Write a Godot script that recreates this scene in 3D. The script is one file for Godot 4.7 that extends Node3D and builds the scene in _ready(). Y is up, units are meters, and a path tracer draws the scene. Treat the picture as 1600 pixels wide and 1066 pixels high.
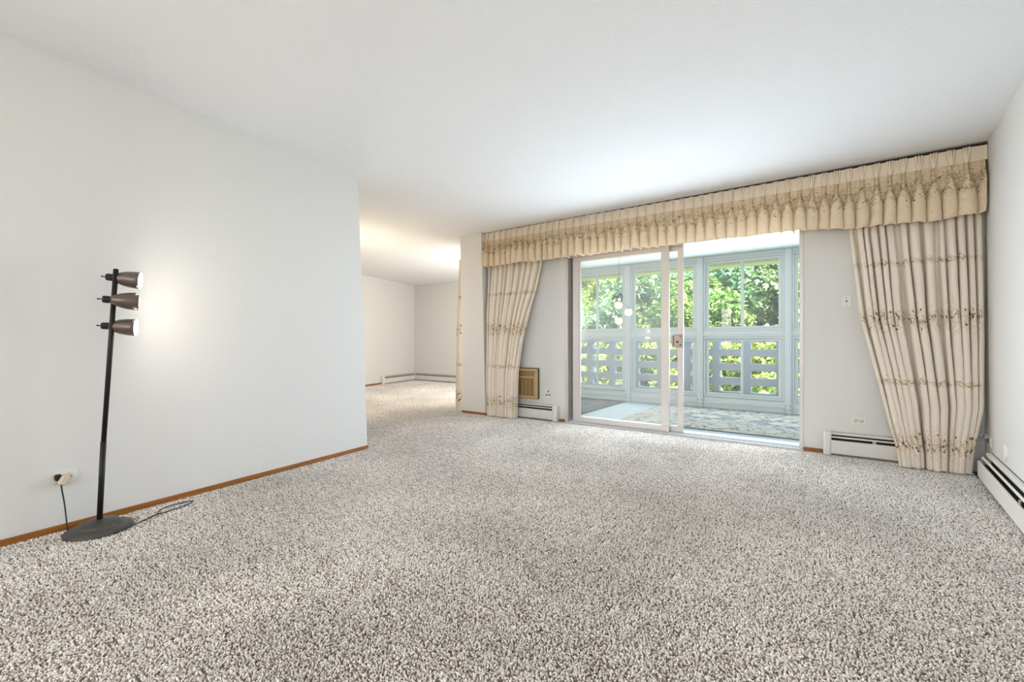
extends Node3D
# Frames of the walls: x runs along the wall to the right, y up, z out of the wall into the room.
var BW := Transform3D(Basis(Vector3(0.8131, 0, 0.5821), Vector3.UP, Vector3(-0.5821, 0, 0.8131)), Vector3(1.728, 0, -4.743))
var LW := Transform3D(Basis(Vector3(0.4965, 0, -0.8681), Vector3.UP, Vector3(0.8681, 0, 0.4965)), Vector3(-2.488, 0, -2.146))
var RW := Transform3D(Basis(Vector3(-0.6314, 0, 0.7755), Vector3.UP, Vector3(-0.7755, 0, -0.6314)), Vector3(3.575, 0, -3.324))
var DL := Transform3D(Basis(Vector3(0.3584, 0, -0.9336), Vector3.UP, Vector3(0.9336, 0, 0.3584)), Vector3(-2.6, 0, -11.75))   # dining room, left wall; x = 0 at its far corner
const CEIL := 2.505
const PORCH := 2.335
var mats := {}
var used := {}
var shared := {}

# ------------------------------------------------------------------ helpers: nodes
func numbered(called: String) -> String:
	var n: int = used.get(called, 0)
	used[called] = n + 1
	return called if n == 0 else "%s_%03d" % [called, n]

func thing(called: String, label: String, category: String, at := Transform3D(), group := "", kind := "") -> Node3D:
	var o := Node3D.new()
	o.name = numbered(called)
	add_child(o, true)
	o.transform = at
	o.set_meta("label", label)
	o.set_meta("category", category)
	if group != "": o.set_meta("group", group)
	if kind != "": o.set_meta("kind", kind)
	return o

func struct(called: String, label: String, category: String, at: Transform3D, st: SurfaceTool, m: Material) -> MeshInstance3D:
	var o := MeshInstance3D.new()
	o.mesh = st.commit()
	o.material_override = m
	o.name = called
	add_child(o, true)
	o.transform = at
	o.set_meta("label", label)
	o.set_meta("category", category)
	o.set_meta("kind", "structure")
	return o

func part(called: String, st, m: Material, parent: Node3D, at := Transform3D(), label := "") -> MeshInstance3D:
	var o := MeshInstance3D.new()
	o.mesh = st.commit() if st is SurfaceTool else st
	o.material_override = m
	o.name = called
	parent.add_child(o, true)
	o.transform = at
	if label != "": o.set_meta("label", label)
	return o

# ------------------------------------------------------------------ helpers: shapes
func begin(smooth := false) -> SurfaceTool:
	var st := SurfaceTool.new()
	st.begin(Mesh.PRIMITIVE_TRIANGLES)
	st.set_smooth_group(0 if smooth else -1)
	return st

func done(st: SurfaceTool) -> SurfaceTool:
	st.generate_normals()
	return st

func tri(st: SurfaceTool, a: Vector3, b: Vector3, c: Vector3) -> void:   # counterclockwise from outside
	st.add_vertex(a); st.add_vertex(c); st.add_vertex(b)

func quad(st: SurfaceTool, a: Vector3, b: Vector3, c: Vector3, d: Vector3) -> void:
	tri(st, a, b, c); tri(st, a, c, d)

# a bevelled box from lo to hi
func box(st: SurfaceTool, lo: Vector3, hi: Vector3, b := 0.003, xf := Transform3D()) -> void:
	var c := (lo + hi) * 0.5
	var h := (hi - lo) * 0.5
	b = minf(b, minf(h.x, minf(h.y, h.z)) * 0.49)
	var P := func(x: float, y: float, z: float) -> Vector3: return xf * (c + Vector3(x, y, z))
	var i := h - Vector3(b, b, b)
	for s: float in [1.0, -1.0]:
		var q := [P.call(s * h.x, -i.y, -i.z), P.call(s * h.x, i.y, -i.z), P.call(s * h.x, i.y, i.z), P.call(s * h.x, -i.y, i.z)]
		var r := [P.call(-i.x, s * h.y, -i.z), P.call(-i.x, s * h.y, i.z), P.call(i.x, s * h.y, i.z), P.call(i.x, s * h.y, -i.z)]
		var t := [P.call(-i.x, -i.y, s * h.z), P.call(i.x, -i.y, s * h.z), P.call(i.x, i.y, s * h.z), P.call(-i.x, i.y, s * h.z)]
		for f: Array in [q, r, t]:
			if s > 0: quad(st, f[0], f[1], f[2], f[3])
			else: quad(st, f[3], f[2], f[1], f[0])
	if b <= 0.0: return
	for s: float in [1.0, -1.0]:
		for t: float in [1.0, -1.0]:
			var e1 := [P.call(s * h.x, t * i.y, -i.z), P.call(s * i.x, t * h.y, -i.z), P.call(s * i.x, t * h.y, i.z), P.call(s * h.x, t * i.y, i.z)]
			var e2 := [P.call(s * h.x, -i.y, t * i.z), P.call(s * h.x, i.y, t * i.z), P.call(s * i.x, i.y, t * h.z), P.call(s * i.x, -i.y, t * h.z)]
			var e3 := [P.call(-i.x, s * h.y, t * i.z), P.call(-i.x, s * i.y, t * h.z), P.call(i.x, s * i.y, t * h.z), P.call(i.x, s * h.y, t * i.z)]
			for f: Array in [e1, e2, e3]:
				if s * t > 0: quad(st, f[0], f[1], f[2], f[3])
				else: quad(st, f[3], f[2], f[1], f[0])
			for w: float in [1.0, -1.0]:
				var a: Vector3 = P.call(s * h.x, t * i.y, w * i.z)
				var bb: Vector3 = P.call(s * i.x, t * h.y, w * i.z)
				var cc: Vector3 = P.call(s * i.x, t * i.y, w * h.z)
				if s * t * w > 0: tri(st, a, bb, cc)
				else: tri(st, a, cc, bb)

# an eight-cornered block: bottom four corners, then the top four above them (counterclockwise seen from above)
func block(st: SurfaceTool, b: Array, t: Array) -> void:
	quad(st, t[0], t[1], t[2], t[3])
	quad(st, b[3], b[2], b[1], b[0])
	for k in 4:
		var n := (k + 1) % 4
		quad(st, b[k], b[n], t[n], t[k])

# profile points (radius, height along local y), turned round y
func lathe(st: SurfaceTool, prof: Array, seg := 24, xf := Transform3D()) -> void:
	for k in seg:
		var a0 := TAU * k / seg
		var a1 := TAU * (k + 1) / seg
		for j in prof.size() - 1:
			var p: Vector2 = prof[j]
			var q: Vector2 = prof[j + 1]
			var A := xf * Vector3(p.x * cos(a0), p.y, -p.x * sin(a0))
			var B := xf * Vector3(p.x * cos(a1), p.y, -p.x * sin(a1))
			var C := xf * Vector3(q.x * cos(a1), q.y, -q.x * sin(a1))
			var D := xf * Vector3(q.x * cos(a0), q.y, -q.x * sin(a0))
			if p.x > 1e-5: tri(st, A, B, C)
			if q.x > 1e-5: tri(st, A, C, D)

func tube(st: SurfaceTool, pts: Array, r: float, seg := 8, r1 := -1.0) -> void:
	var n := pts.size()
	var rings := []
	var side := Vector3.ZERO
	for i in n:
		var d: Vector3 = ((pts[mini(i + 1, n - 1)] as Vector3) - (pts[maxi(i - 1, 0)] as Vector3)).normalized()
		if side == Vector3.ZERO: side = d.cross(Vector3.UP if absf(d.y) < 0.9 else Vector3.RIGHT)
		side = (side - d * side.dot(d)).normalized()
		var up := side.cross(d)
		var rr := r if r1 < 0.0 else lerpf(r, r1, float(i) / (n - 1))
		var ring := []
		for k in seg: ring.append(pts[i] + (side * cos(TAU * k / seg) + up * sin(TAU * k / seg)) * rr)
		rings.append(ring)
	for i in n - 1:
		for k in seg:
			var m := (k + 1) % seg
			quad(st, rings[i][k], rings[i + 1][k], rings[i + 1][m], rings[i][m])
	for k in range(1, seg - 1):
		tri(st, rings[0][0], rings[0][k], rings[0][k + 1])
		tri(st, rings[n - 1][0], rings[n - 1][k + 1], rings[n - 1][k])

func smooth_path(pts: Array, per := 8) -> Array:
	var out := []
	for i in pts.size() - 1:
		var p0: Vector3 = pts[maxi(i - 1, 0)]
		var p1: Vector3 = pts[i]
		var p2: Vector3 = pts[i + 1]
		var p3: Vector3 = pts[mini(i + 2, pts.size() - 1)]
		for k in per:
			out.append(p1.cubic_interpolate(p2, p0, p3, float(k) / per))
	out.append(pts[pts.size() - 1])
	return out

# an open cloth or panel: f(s, t) gives the point, g(s, t) the texture place
func sheet(ns: int, nt: int, f: Callable, g: Callable) -> SurfaceTool:
	var st := begin(true)
	for j in nt + 1:
		for i in ns + 1:
			var s := float(i) / ns
			var t := float(j) / nt
			st.set_uv(g.call(s, t))
			st.add_vertex(f.call(s, t))
	for j in nt:
		for i in ns:
			var a := j * (ns + 1) + i
			for k: int in [a, a + 1, a + ns + 2, a, a + ns + 2, a + ns + 1]: st.add_index(k)
	st.generate_normals()
	return st

func along(path: Array, x: float) -> float:   # piecewise linear table of Vector2(x, value)
	for i in path.size() - 1:
		if x <= path[i + 1].x: return lerpf(path[i].y, path[i + 1].y, clampf((x - path[i].x) / (path[i + 1].x - path[i].x), 0, 1))
	return path[path.size() - 1].y

func aimed(at: Vector3, axis: Vector3) -> Transform3D:   # local y along axis
	var y := axis.normalized()
	var x := y.cross(Vector3.UP if absf(y.y) < 0.95 else Vector3.RIGHT).normalized()
	return Transform3D(Basis(x, y, x.cross(y)), at)

# ------------------------------------------------------------------ materials
func mat(called: String, c: Color, rough := 0.7, metal := 0.0, spec := 0.5) -> StandardMaterial3D:
	if mats.has(called): return mats[called]
	var m := StandardMaterial3D.new()
	m.resource_name = called
	m.albedo_color = c
	m.roughness = rough
	m.metallic = metal
	m.metallic_specular = spec
	mats[called] = m
	return m

func noise_tex(size: int, freq: float, seed_: int, ramp: Gradient, type := FastNoiseLite.TYPE_SIMPLEX_SMOOTH, octaves := 2, normal := false) -> NoiseTexture2D:
	var n := FastNoiseLite.new()
	n.noise_type = type
	n.frequency = freq
	n.seed = seed_
	n.fractal_type = FastNoiseLite.FRACTAL_FBM if octaves > 1 else FastNoiseLite.FRACTAL_NONE
	n.fractal_octaves = octaves
	var t := NoiseTexture2D.new()
	t.width = size; t.height = size
	t.seamless = true
	t.noise = n
	t.as_normal_map = normal
	if ramp: t.color_ramp = ramp
	return t

func ramp(stops: Array) -> Gradient:
	var g := Gradient.new()
	var o := PackedFloat32Array()
	var c := PackedColorArray()
	for s in stops:
		o.append(s[0]); c.append(s[1])
	g.offsets = o; g.colors = c
	return g

func make_materials() -> void:
	var grey := ramp([[0.0, Color.BLACK], [1.0, Color.WHITE]])
	var wall := mat("wall_paint", Color(0.875, 0.865, 0.85), 0.75)
	wall.heightmap_enabled = true
	wall.heightmap_texture = noise_tex(512, 0.06, 3, grey)
	wall.heightmap_scale = 0.05
	wall.uv1_triplanar = true; wall.uv1_world_triplanar = true
	wall.uv1_scale = Vector3.ONE * 1.2
	var ce := mat("ceiling_paint", Color(0.945, 0.945, 0.945), 0.9)
	ce.heightmap_enabled = true
	ce.heightmap_texture = noise_tex(1024, 0.11, 4, grey)
	ce.heightmap_scale = 0.25
	ce.uv1_triplanar = true; ce.uv1_world_triplanar = true
	ce.uv1_scale = Vector3.ONE * 0.5
	mat("porch_paint", Color(0.90, 0.92, 0.92), 0.55)
	mat("porch_ceiling", Color(0.86, 0.88, 0.885), 0.8)
	mat("frame_white", Color(0.85, 0.862, 0.865), 0.4)
	mat("door_alu", Color(0.84, 0.81, 0.79), 0.38, 0.25)
	mat("door_dark", Color(0.30, 0.31, 0.34), 0.5, 0.4)
	mat("sill_white", Color(0.88, 0.90, 0.92), 0.5)
	mat("gasket", Color(0.40, 0.43, 0.45), 0.6)
	mat("lock_metal", Color(0.62, 0.57, 0.54), 0.35, 0.6)
	mat("heater_white", Color(0.89, 0.87, 0.84), 0.4)
	mat("heater_dark", Color(0.10, 0.08, 0.075), 0.6)
	mat("plate_white", Color(0.90, 0.89, 0.86), 0.35)
	mat("socket_ivory", Color(0.80, 0.78, 0.72), 0.4)
	mat("slot_dark", Color(0.07, 0.06, 0.055), 0.6)
	mat("slot_tan", Color(0.50, 0.36, 0.27), 0.6)
	mat("plug_cream", Color(0.83, 0.76, 0.68), 0.45)
	mat("cord_brown", Color(0.10, 0.075, 0.06), 0.5)
	mat("lamp_pole", Color(0.115, 0.095, 0.088), 0.42, 0.3)
	mat("lamp_base", Color(0.30, 0.285, 0.27), 0.42, 0.3)
	var sh := mat("lamp_shade", Color(0.40, 0.345, 0.315), 0.3, 0.35)
	sh.clearcoat_enabled = true; sh.clearcoat = 0.4; sh.clearcoat_roughness = 0.25
	mat("shade_inside", Color(0.93, 0.91, 0.88), 0.5)
	mat("screw_metal", Color(0.75, 0.72, 0.7), 0.3, 0.8)
	mat("concrete", Color(0.74, 0.755, 0.775), 0.85)
	mat("eave_cream", Color(0.86, 0.83, 0.66), 0.8)
	mat("ac_beige", Color(0.76, 0.64, 0.46), 0.55)
	mat("ac_panel", Color(0.60, 0.47, 0.29), 0.6)
	mat("ac_dark", Color(0.16, 0.12, 0.08), 0.6)
	mat("track_brown", Color(0.33, 0.27, 0.22), 0.6)
	mat("grass", Color(0.33, 0.42, 0.16), 0.95)
	mat("bark", Color(0.30, 0.24, 0.19), 0.9)
	mat("iron_dark", Color(0.05, 0.05, 0.05), 0.5, 0.4)
	# wood of the baseboards
	var wood := mat("base_wood", Color(0.66, 0.43, 0.16), 0.45)
	wood.albedo_texture = noise_tex(256, 0.02, 11, ramp([[0.0, Color(0.78, 0.72, 0.66)], [1.0, Color.WHITE]]))
	wood.uv1_triplanar = true
	wood.uv1_scale = Vector3(0.6, 14, 14)
	# glass
	var gl := mat("clear_glass", Color(0.93, 0.98, 0.96, 0.05), 0.0)
	gl.metallic_specular = 0.32
	gl.transparency = BaseMaterial3D.TRANSPARENCY_ALPHA
	# glowing bulbs and globes
	var bulb := mat("bulb_glow", Color(1, 0.97, 0.92), 0.5)
	bulb.emission_enabled = true; bulb.emission = Color(1, 0.95, 0.88); bulb.emission_energy_multiplier = 1.6
	var globe := mat("globe_reflection", Color(0.95, 0.86, 0.80), 0.3)  # glow of a glass reflection, given to solid globes
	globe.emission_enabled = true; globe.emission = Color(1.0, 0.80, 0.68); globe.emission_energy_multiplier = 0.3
	var lamp := mat("warm_glow", Color(0.95, 0.86, 0.75), 0.3)
	lamp.emission_enabled = true; lamp.emission = Color(1.0, 0.82, 0.62); lamp.emission_energy_multiplier = 2.0
	# carpet
	var car := mat("carpet", Color(0.95, 0.92, 0.90), 1.0, 0.0, 0.1)
	car.albedo_texture = noise_tex(1024, 0.12, 21, ramp([[0.0, Color(0.40, 0.36, 0.33)], [0.5, Color(0.60, 0.55, 0.51)], [1.0, Color(0.74, 0.69, 0.65)]]), FastNoiseLite.TYPE_SIMPLEX_SMOOTH, 4)
	car.heightmap_enabled = true
	car.heightmap_texture = noise_tex(1024, 0.13, 21, grey, FastNoiseLite.TYPE_SIMPLEX_SMOOTH, 3)
	car.heightmap_scale = 0.35
	car.uv1_triplanar = true; car.uv1_world_triplanar = true
	car.uv1_scale = Vector3.ONE * 0.6
	car.uv2_triplanar = true; car.uv2_world_triplanar = true
	car.uv2_scale = Vector3.ONE * 0.27
	car.detail_enabled = true
	car.detail_blend_mode = BaseMaterial3D.BLEND_MODE_MUL
	car.detail_uv_layer = BaseMaterial3D.DETAIL_UV_2
	car.detail_albedo = noise_tex(512, 0.012, 5, ramp([[0.2, Color(0.92, 0.91, 0.905)], [0.8, Color.WHITE]]), FastNoiseLite.TYPE_SIMPLEX_SMOOTH, 4)
	var tf := mat("tuft", Color(1, 1, 1), 1.0, 0.0, 0.1)
	tf.vertex_color_use_as_albedo = true
	var pf := mat("porch_floor", Color(0.62, 0.67, 0.69), 0.7)
	pf.albedo_texture = noise_tex(512, 0.03, 8, ramp([[0.0, Color(0.86, 0.86, 0.85)], [1.0, Color.WHITE]]), FastNoiseLite.TYPE_SIMPLEX_SMOOTH, 4)
	pf.uv1_triplanar = true; pf.uv1_world_triplanar = true
	# cloths
	for c: Array in [["curtain_cloth", curtain_print(), Color(1, 1, 1), 0.2], ["valance_cloth", valance_print(), Color(1, 1, 1), 0.26]]:
		var m := mat(c[0], c[2], 0.9, 0.0, 0.2)
		m.albedo_texture = c[1]
		m.backlight_enabled = true
		m.backlight = Color(c[3], c[3], c[3]).linear_to_srgb()
		m.heightmap_enabled = true
		m.heightmap_texture = noise_tex(512, 0.35, 14, grey, FastNoiseLite.TYPE_SIMPLEX, 1)
		m.heightmap_scale = 0.02
		m.rim_enabled = true; m.rim = 0.3
	var hd := mat("header_cloth", Color(0.95, 0.885, 0.795), 0.9, 0.0, 0.2)
	hd.backlight_enabled = true; hd.backlight = Color(0.3, 0.3, 0.3)
	for i in 4:
		var lf := mat("leaf_%d" % i, [Color(0.58, 0.68, 0.38), Color(0.74, 0.77, 0.43), Color(0.60, 0.69, 0.55), Color(0.70, 0.72, 0.58)][i], 0.6)
		lf.vertex_color_use_as_albedo = true
		lf.backlight_enabled = true
		lf.backlight = Color(0.75, 0.78, 0.5)

func stamp(im: Image, x: float, y: float, rx: float, ry: float, ang: float, c: Color, a := 1.0) -> void:
	var w := im.get_width()
	var h := im.get_height()
	var r := maxf(rx, ry) + 1.5
	for py in range(int(y - r), int(y + r) + 1):
		if py < 0 or py >= h: continue
		for px in range(int(x - r), int(x + r) + 1):
			var d := Vector2(px - x, py - y).rotated(-ang)
			var k := sqrt((d.x / rx) * (d.x / rx) + (d.y / ry) * (d.y / ry))
			var cov := clampf((1.0 - k) * minf(rx, ry) + 0.5, 0, 1) * a
			if cov > 0.0:
				var X := posmod(px, w)
				im.set_pixel(X, py, im.get_pixel(X, py).lerp(c, cov))

func sprig(im: Image, rng: RandomNumberGenerator, x: float, y: float, s: float, dark: Color, tan_: Color, xk: float) -> void:
	# an embroidered flower: a ring of petals, some leaves on tan stems; xk widens x where the cloth print is finer across
	for k in 6:
		var a := TAU * k / 6.0 + rng.randf()
		stamp(im, x + cos(a) * s * 0.42 * xk, y + sin(a) * s * 0.42, s * 0.17 * xk, s * 0.13, a, dark, 0.85)
	stamp(im, x, y, s * 0.13 * xk, s * 0.13, 0, tan_, 0.8)
	for k in 7:
		var a := rng.randf() * TAU
		var d := s * rng.randf_range(0.85, 1.7)
		stamp(im, x + cos(a) * d * xk, y + sin(a) * d, s * 0.28 * xk, s * 0.08, a + rng.randf_range(-0.6, 0.6), tan_, 0.55)
	for k in 4:
		var a := rng.randf() * TAU
		var d := s * rng.randf_range(0.8, 1.5)
		stamp(im, x + cos(a) * d * xk, y + sin(a) * d, s * 0.14 * xk, s * 0.12, a, dark, 0.8)

func curtain_print() -> ImageTexture:
	var w := 1024
	var h := 1024
	var im := Image.create(w, h, false, Image.FORMAT_RGB8)
	im.fill(Color(0.965, 0.92, 0.855))
	var rng := RandomNumberGenerator.new()
	rng.seed = 77
	var dark := Color(0.36, 0.24, 0.15)
	var tan_ := Color(0.66, 0.53, 0.36)
	# one metre of cloth across; rows run from y = 2.1 m at the top to 0
	var row := func(y: float) -> float: return (2.1 - y) / 2.1 * h
	for k in w * 4:      # woven slubs
		var x := rng.randf() * w
		var y := rng.randf() * h
		stamp(im, x, y, rng.randf_range(2, 9), 0.8, 0, Color(0.93, 0.885, 0.82), 0.35)
	for b: Array in [[1.18, 0.13, 0.35], [0.21, 0.13, 0.35]]:   # the tinted ground of the wide bands
		for k in 1400:
			var y: float = b[0] + rng.randfn(0, 0.45) * b[1]
			stamp(im, rng.randf() * w, row.call(y), rng.randf_range(3, 14), rng.randf_range(1.2, 3), rng.randf() * PI, Color(0.80, 0.69, 0.54), b[2] * 0.7)
		for k in 13:
			sprig(im, rng, w * (k + rng.randf_range(0.2, 0.8)) / 13.0, row.call(b[0] + rng.randf_range(-0.045, 0.045)), 15, dark, tan_, 2.0)
		for k in 34:
			stamp(im, rng.randf() * w, row.call(b[0] + rng.randf_range(-0.085, 0.085)), 7, 4, rng.randf(), dark, 0.8)
	for y0: float in [1.65, 0.68]:
		for k in 9:
			var x := w * (k + rng.randf_range(0.1, 0.9)) / 9.0
			for q in 9:
				stamp(im, x + rng.randfn(0, 26), row.call(y0 + rng.randfn(0, 0.018)), rng.randf_range(5, 16), rng.randf_range(1.4, 3), rng.randf_range(-0.5, 0.5), tan_, 0.5)
			stamp(im, x, row.call(y0), 6, 3.5, 0.3, dark, 0.5)
		for k in 500:
			stamp(im, rng.randf() * w, row.call(y0 + rng.randfn(0, 0.012)), rng.randf_range(3, 10), 1.2, 0, Color(0.74, 0.62, 0.46), 0.3)
	return ImageTexture.create_from_image(im)

func valance_print() -> ImageTexture:
	var w := 1024
	var h := 512
	var im := Image.create(w, h, false, Image.FORMAT_RGB8)
	im.fill(Color(0.93, 0.85, 0.73))
	var rng := RandomNumberGenerator.new()
	rng.seed = 78
	var dark := Color(0.30, 0.19, 0.11)
	var tan_ := Color(0.58, 0.45, 0.28)
	for k in w * 3:
		stamp(im, rng.randf() * w, rng.randf() * h, rng.randf_range(2, 8), 0.9, 0, Color(0.78, 0.69, 0.55), 0.35)
	for k in 1500:      # tan ground in the upper part, plain hem below
		stamp(im, rng.randf() * w, absf(rng.randfn(0.30, 0.17)) * h, rng.randf_range(3, 12), rng.randf_range(2, 5), rng.randf() * PI, Color(0.70, 0.58, 0.41), 0.3)
	for k in 34:
		sprig(im, rng, w * (k + rng.randf_range(0.15, 0.85)) / 34.0, h * rng.randf_range(0.22, 0.56), 18, dark, tan_, 1.3)
	for k in 70:
		stamp(im, rng.randf() * w, h * rng.randf_range(0.15, 0.64), 5.5, 4.5, rng.randf(), dark, 0.8)
	for k in 60:        # stitched hem
		stamp(im, w * k / 60.0, h * 0.965, 5, 1.5, 0, tan_, 0.5)
	return ImageTexture.create_from_image(im)

# ------------------------------------------------------------------ the place
func _ready() -> void:
	# camera: level lens, shifted by two pixels
	var cam := Camera3D.new()
	cam.name = "camera"
	add_child(cam)
	cam.position = Vector3(0, 1, 0)
	var near := 0.05
	cam.set_frustum(near * 1066.0 / 690.0, Vector2(0, near * 2.0 / 690.0), near, 200.0)
	cam.current = true
	# sky, exposure
	var we := WorldEnvironment.new()
	we.name = "world_environment"
	var env := Environment.new()
	var sky := Sky.new()
	var sm := ProceduralSkyMaterial.new()
	sm.sky_top_color = Color(0.56, 0.70, 0.90)
	sm.sky_horizon_color = Color(0.88, 0.92, 0.97)
	sm.ground_bottom_color = Color(0.40, 0.42, 0.34)
	sm.ground_horizon_color = Color(0.80, 0.83, 0.82)
	sm.sun_angle_max = 1.0
	sky.sky_material = sm
	env.background_mode = Environment.BG_SKY
	env.sky = sky
	env.background_energy_multiplier = 3.3
	env.ambient_light_source = Environment.AMBIENT_SOURCE_SKY
	env.tonemap_mode = Environment.TONE_MAPPER_LINEAR
	env.tonemap_exposure = 2.7
	env.sdfgi_enabled = true
	env.ssao_enabled = true
	env.ssil_enabled = true
	we.environment = env
	add_child(we)
	# sun: from the right, running along the front of the building and slightly away from it
	var sun := DirectionalLight3D.new()
	sun.name = "sun"
	add_child(sun)
	var travel := BW.basis * Vector3(-0.55, -0.85, -0.42)
	sun.look_at_from_position(Vector3(0, 20, 0), Vector3(0, 20, 0) + travel, Vector3.UP)
	sun.light_energy = 3.1
	sun.light_color = Color(1.0, 0.95, 0.86)
	sun.light_angular_distance = 0.6
	sun.shadow_enabled = true
	# added fill light, set in the added window behind the camera
	var rear_fill := AreaLight3D.new()
	rear_fill.name = "rear_added_fill"
	add_child(rear_fill)
	rear_fill.area_size = Vector2(1.3, 1.5)
	rear_fill.transform = BW * Transform3D(Basis(), Vector3(1.16, 1.5, 8.14))
	rear_fill.light_energy = 1.0
	rear_fill.light_color = Color(0.93, 0.97, 1.0)
	rear_fill.area_range = 20.0
	rear_fill.area_attenuation = 2.0
	rear_fill.shadow_enabled = true
	# added fill for the right side, in an added left-wall window
	var side_fill := AreaLight3D.new()
	side_fill.name = "side_added_fill"
	add_child(side_fill)
	side_fill.area_size = Vector2(1.2, 1.4)
	side_fill.transform = LW * Transform3D(Basis(Vector3.UP, PI), Vector3(-2.8, 1.5, 0.03))
	side_fill.light_energy = 3.5
	side_fill.light_color = Color(1.0, 0.96, 0.90)
	side_fill.area_range = 20.0
	side_fill.area_attenuation = 2.0
	side_fill.shadow_enabled = true
	# added fill inside the window wall, brightens the porch beyond the sky light
	var porch_fill := AreaLight3D.new()
	porch_fill.name = "porch_added_fill"
	add_child(porch_fill)
	porch_fill.area_size = Vector2(4.9, 1.7)
	porch_fill.transform = BW * Transform3D(Basis(Vector3.UP, PI), Vector3(0.1, 1.12, -2.42))
	porch_fill.light_energy = 3.9
	porch_fill.light_color = Color(0.93, 0.98, 1.0)
	porch_fill.area_range = 20.0
	porch_fill.area_attenuation = 2.0
	porch_fill.shadow_enabled = true
	# added fill in the doorway, on top of the daylight from the sky
	var door_fill := AreaLight3D.new()
	door_fill.name = "door_added_fill"
	add_child(door_fill)
	door_fill.area_size = Vector2(2.3, 1.9)
	door_fill.transform = BW * Transform3D(Basis(Vector3.UP, PI), Vector3(-0.03, 1.03, 0.03))
	door_fill.light_energy = 2.35
	door_fill.light_color = Color(0.88, 0.945, 1.0)
	door_fill.area_range = 20.0
	door_fill.area_attenuation = 2.0
	door_fill.shadow_enabled = true
	# added fill for the dining room, at its window to the porch
	var dine_fill := AreaLight3D.new()
	dine_fill.name = "dining_added_fill"
	add_child(dine_fill)
	dine_fill.area_size = Vector2(1.8, 1.45)
	dine_fill.transform = BW * Transform3D(Basis(Vector3.UP, PI / 2), Vector3(-2.88, 1.33, -1.5))
	dine_fill.light_energy = 3.0
	dine_fill.light_color = Color(1.0, 0.985, 0.96)
	dine_fill.area_range = 20.0
	dine_fill.area_attenuation = 2.0
	dine_fill.shadow_enabled = true

	make_materials()
	build_shell()
	build_porch()
	build_sliding_door()
	build_outside()
	build_carpet_pile()
	build_heaters()
	build_curtains()
	build_floor_lamp()
	build_air_conditioner()
	build_small_fittings()
	build_porch_things()
	build_dining_lamp()

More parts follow.
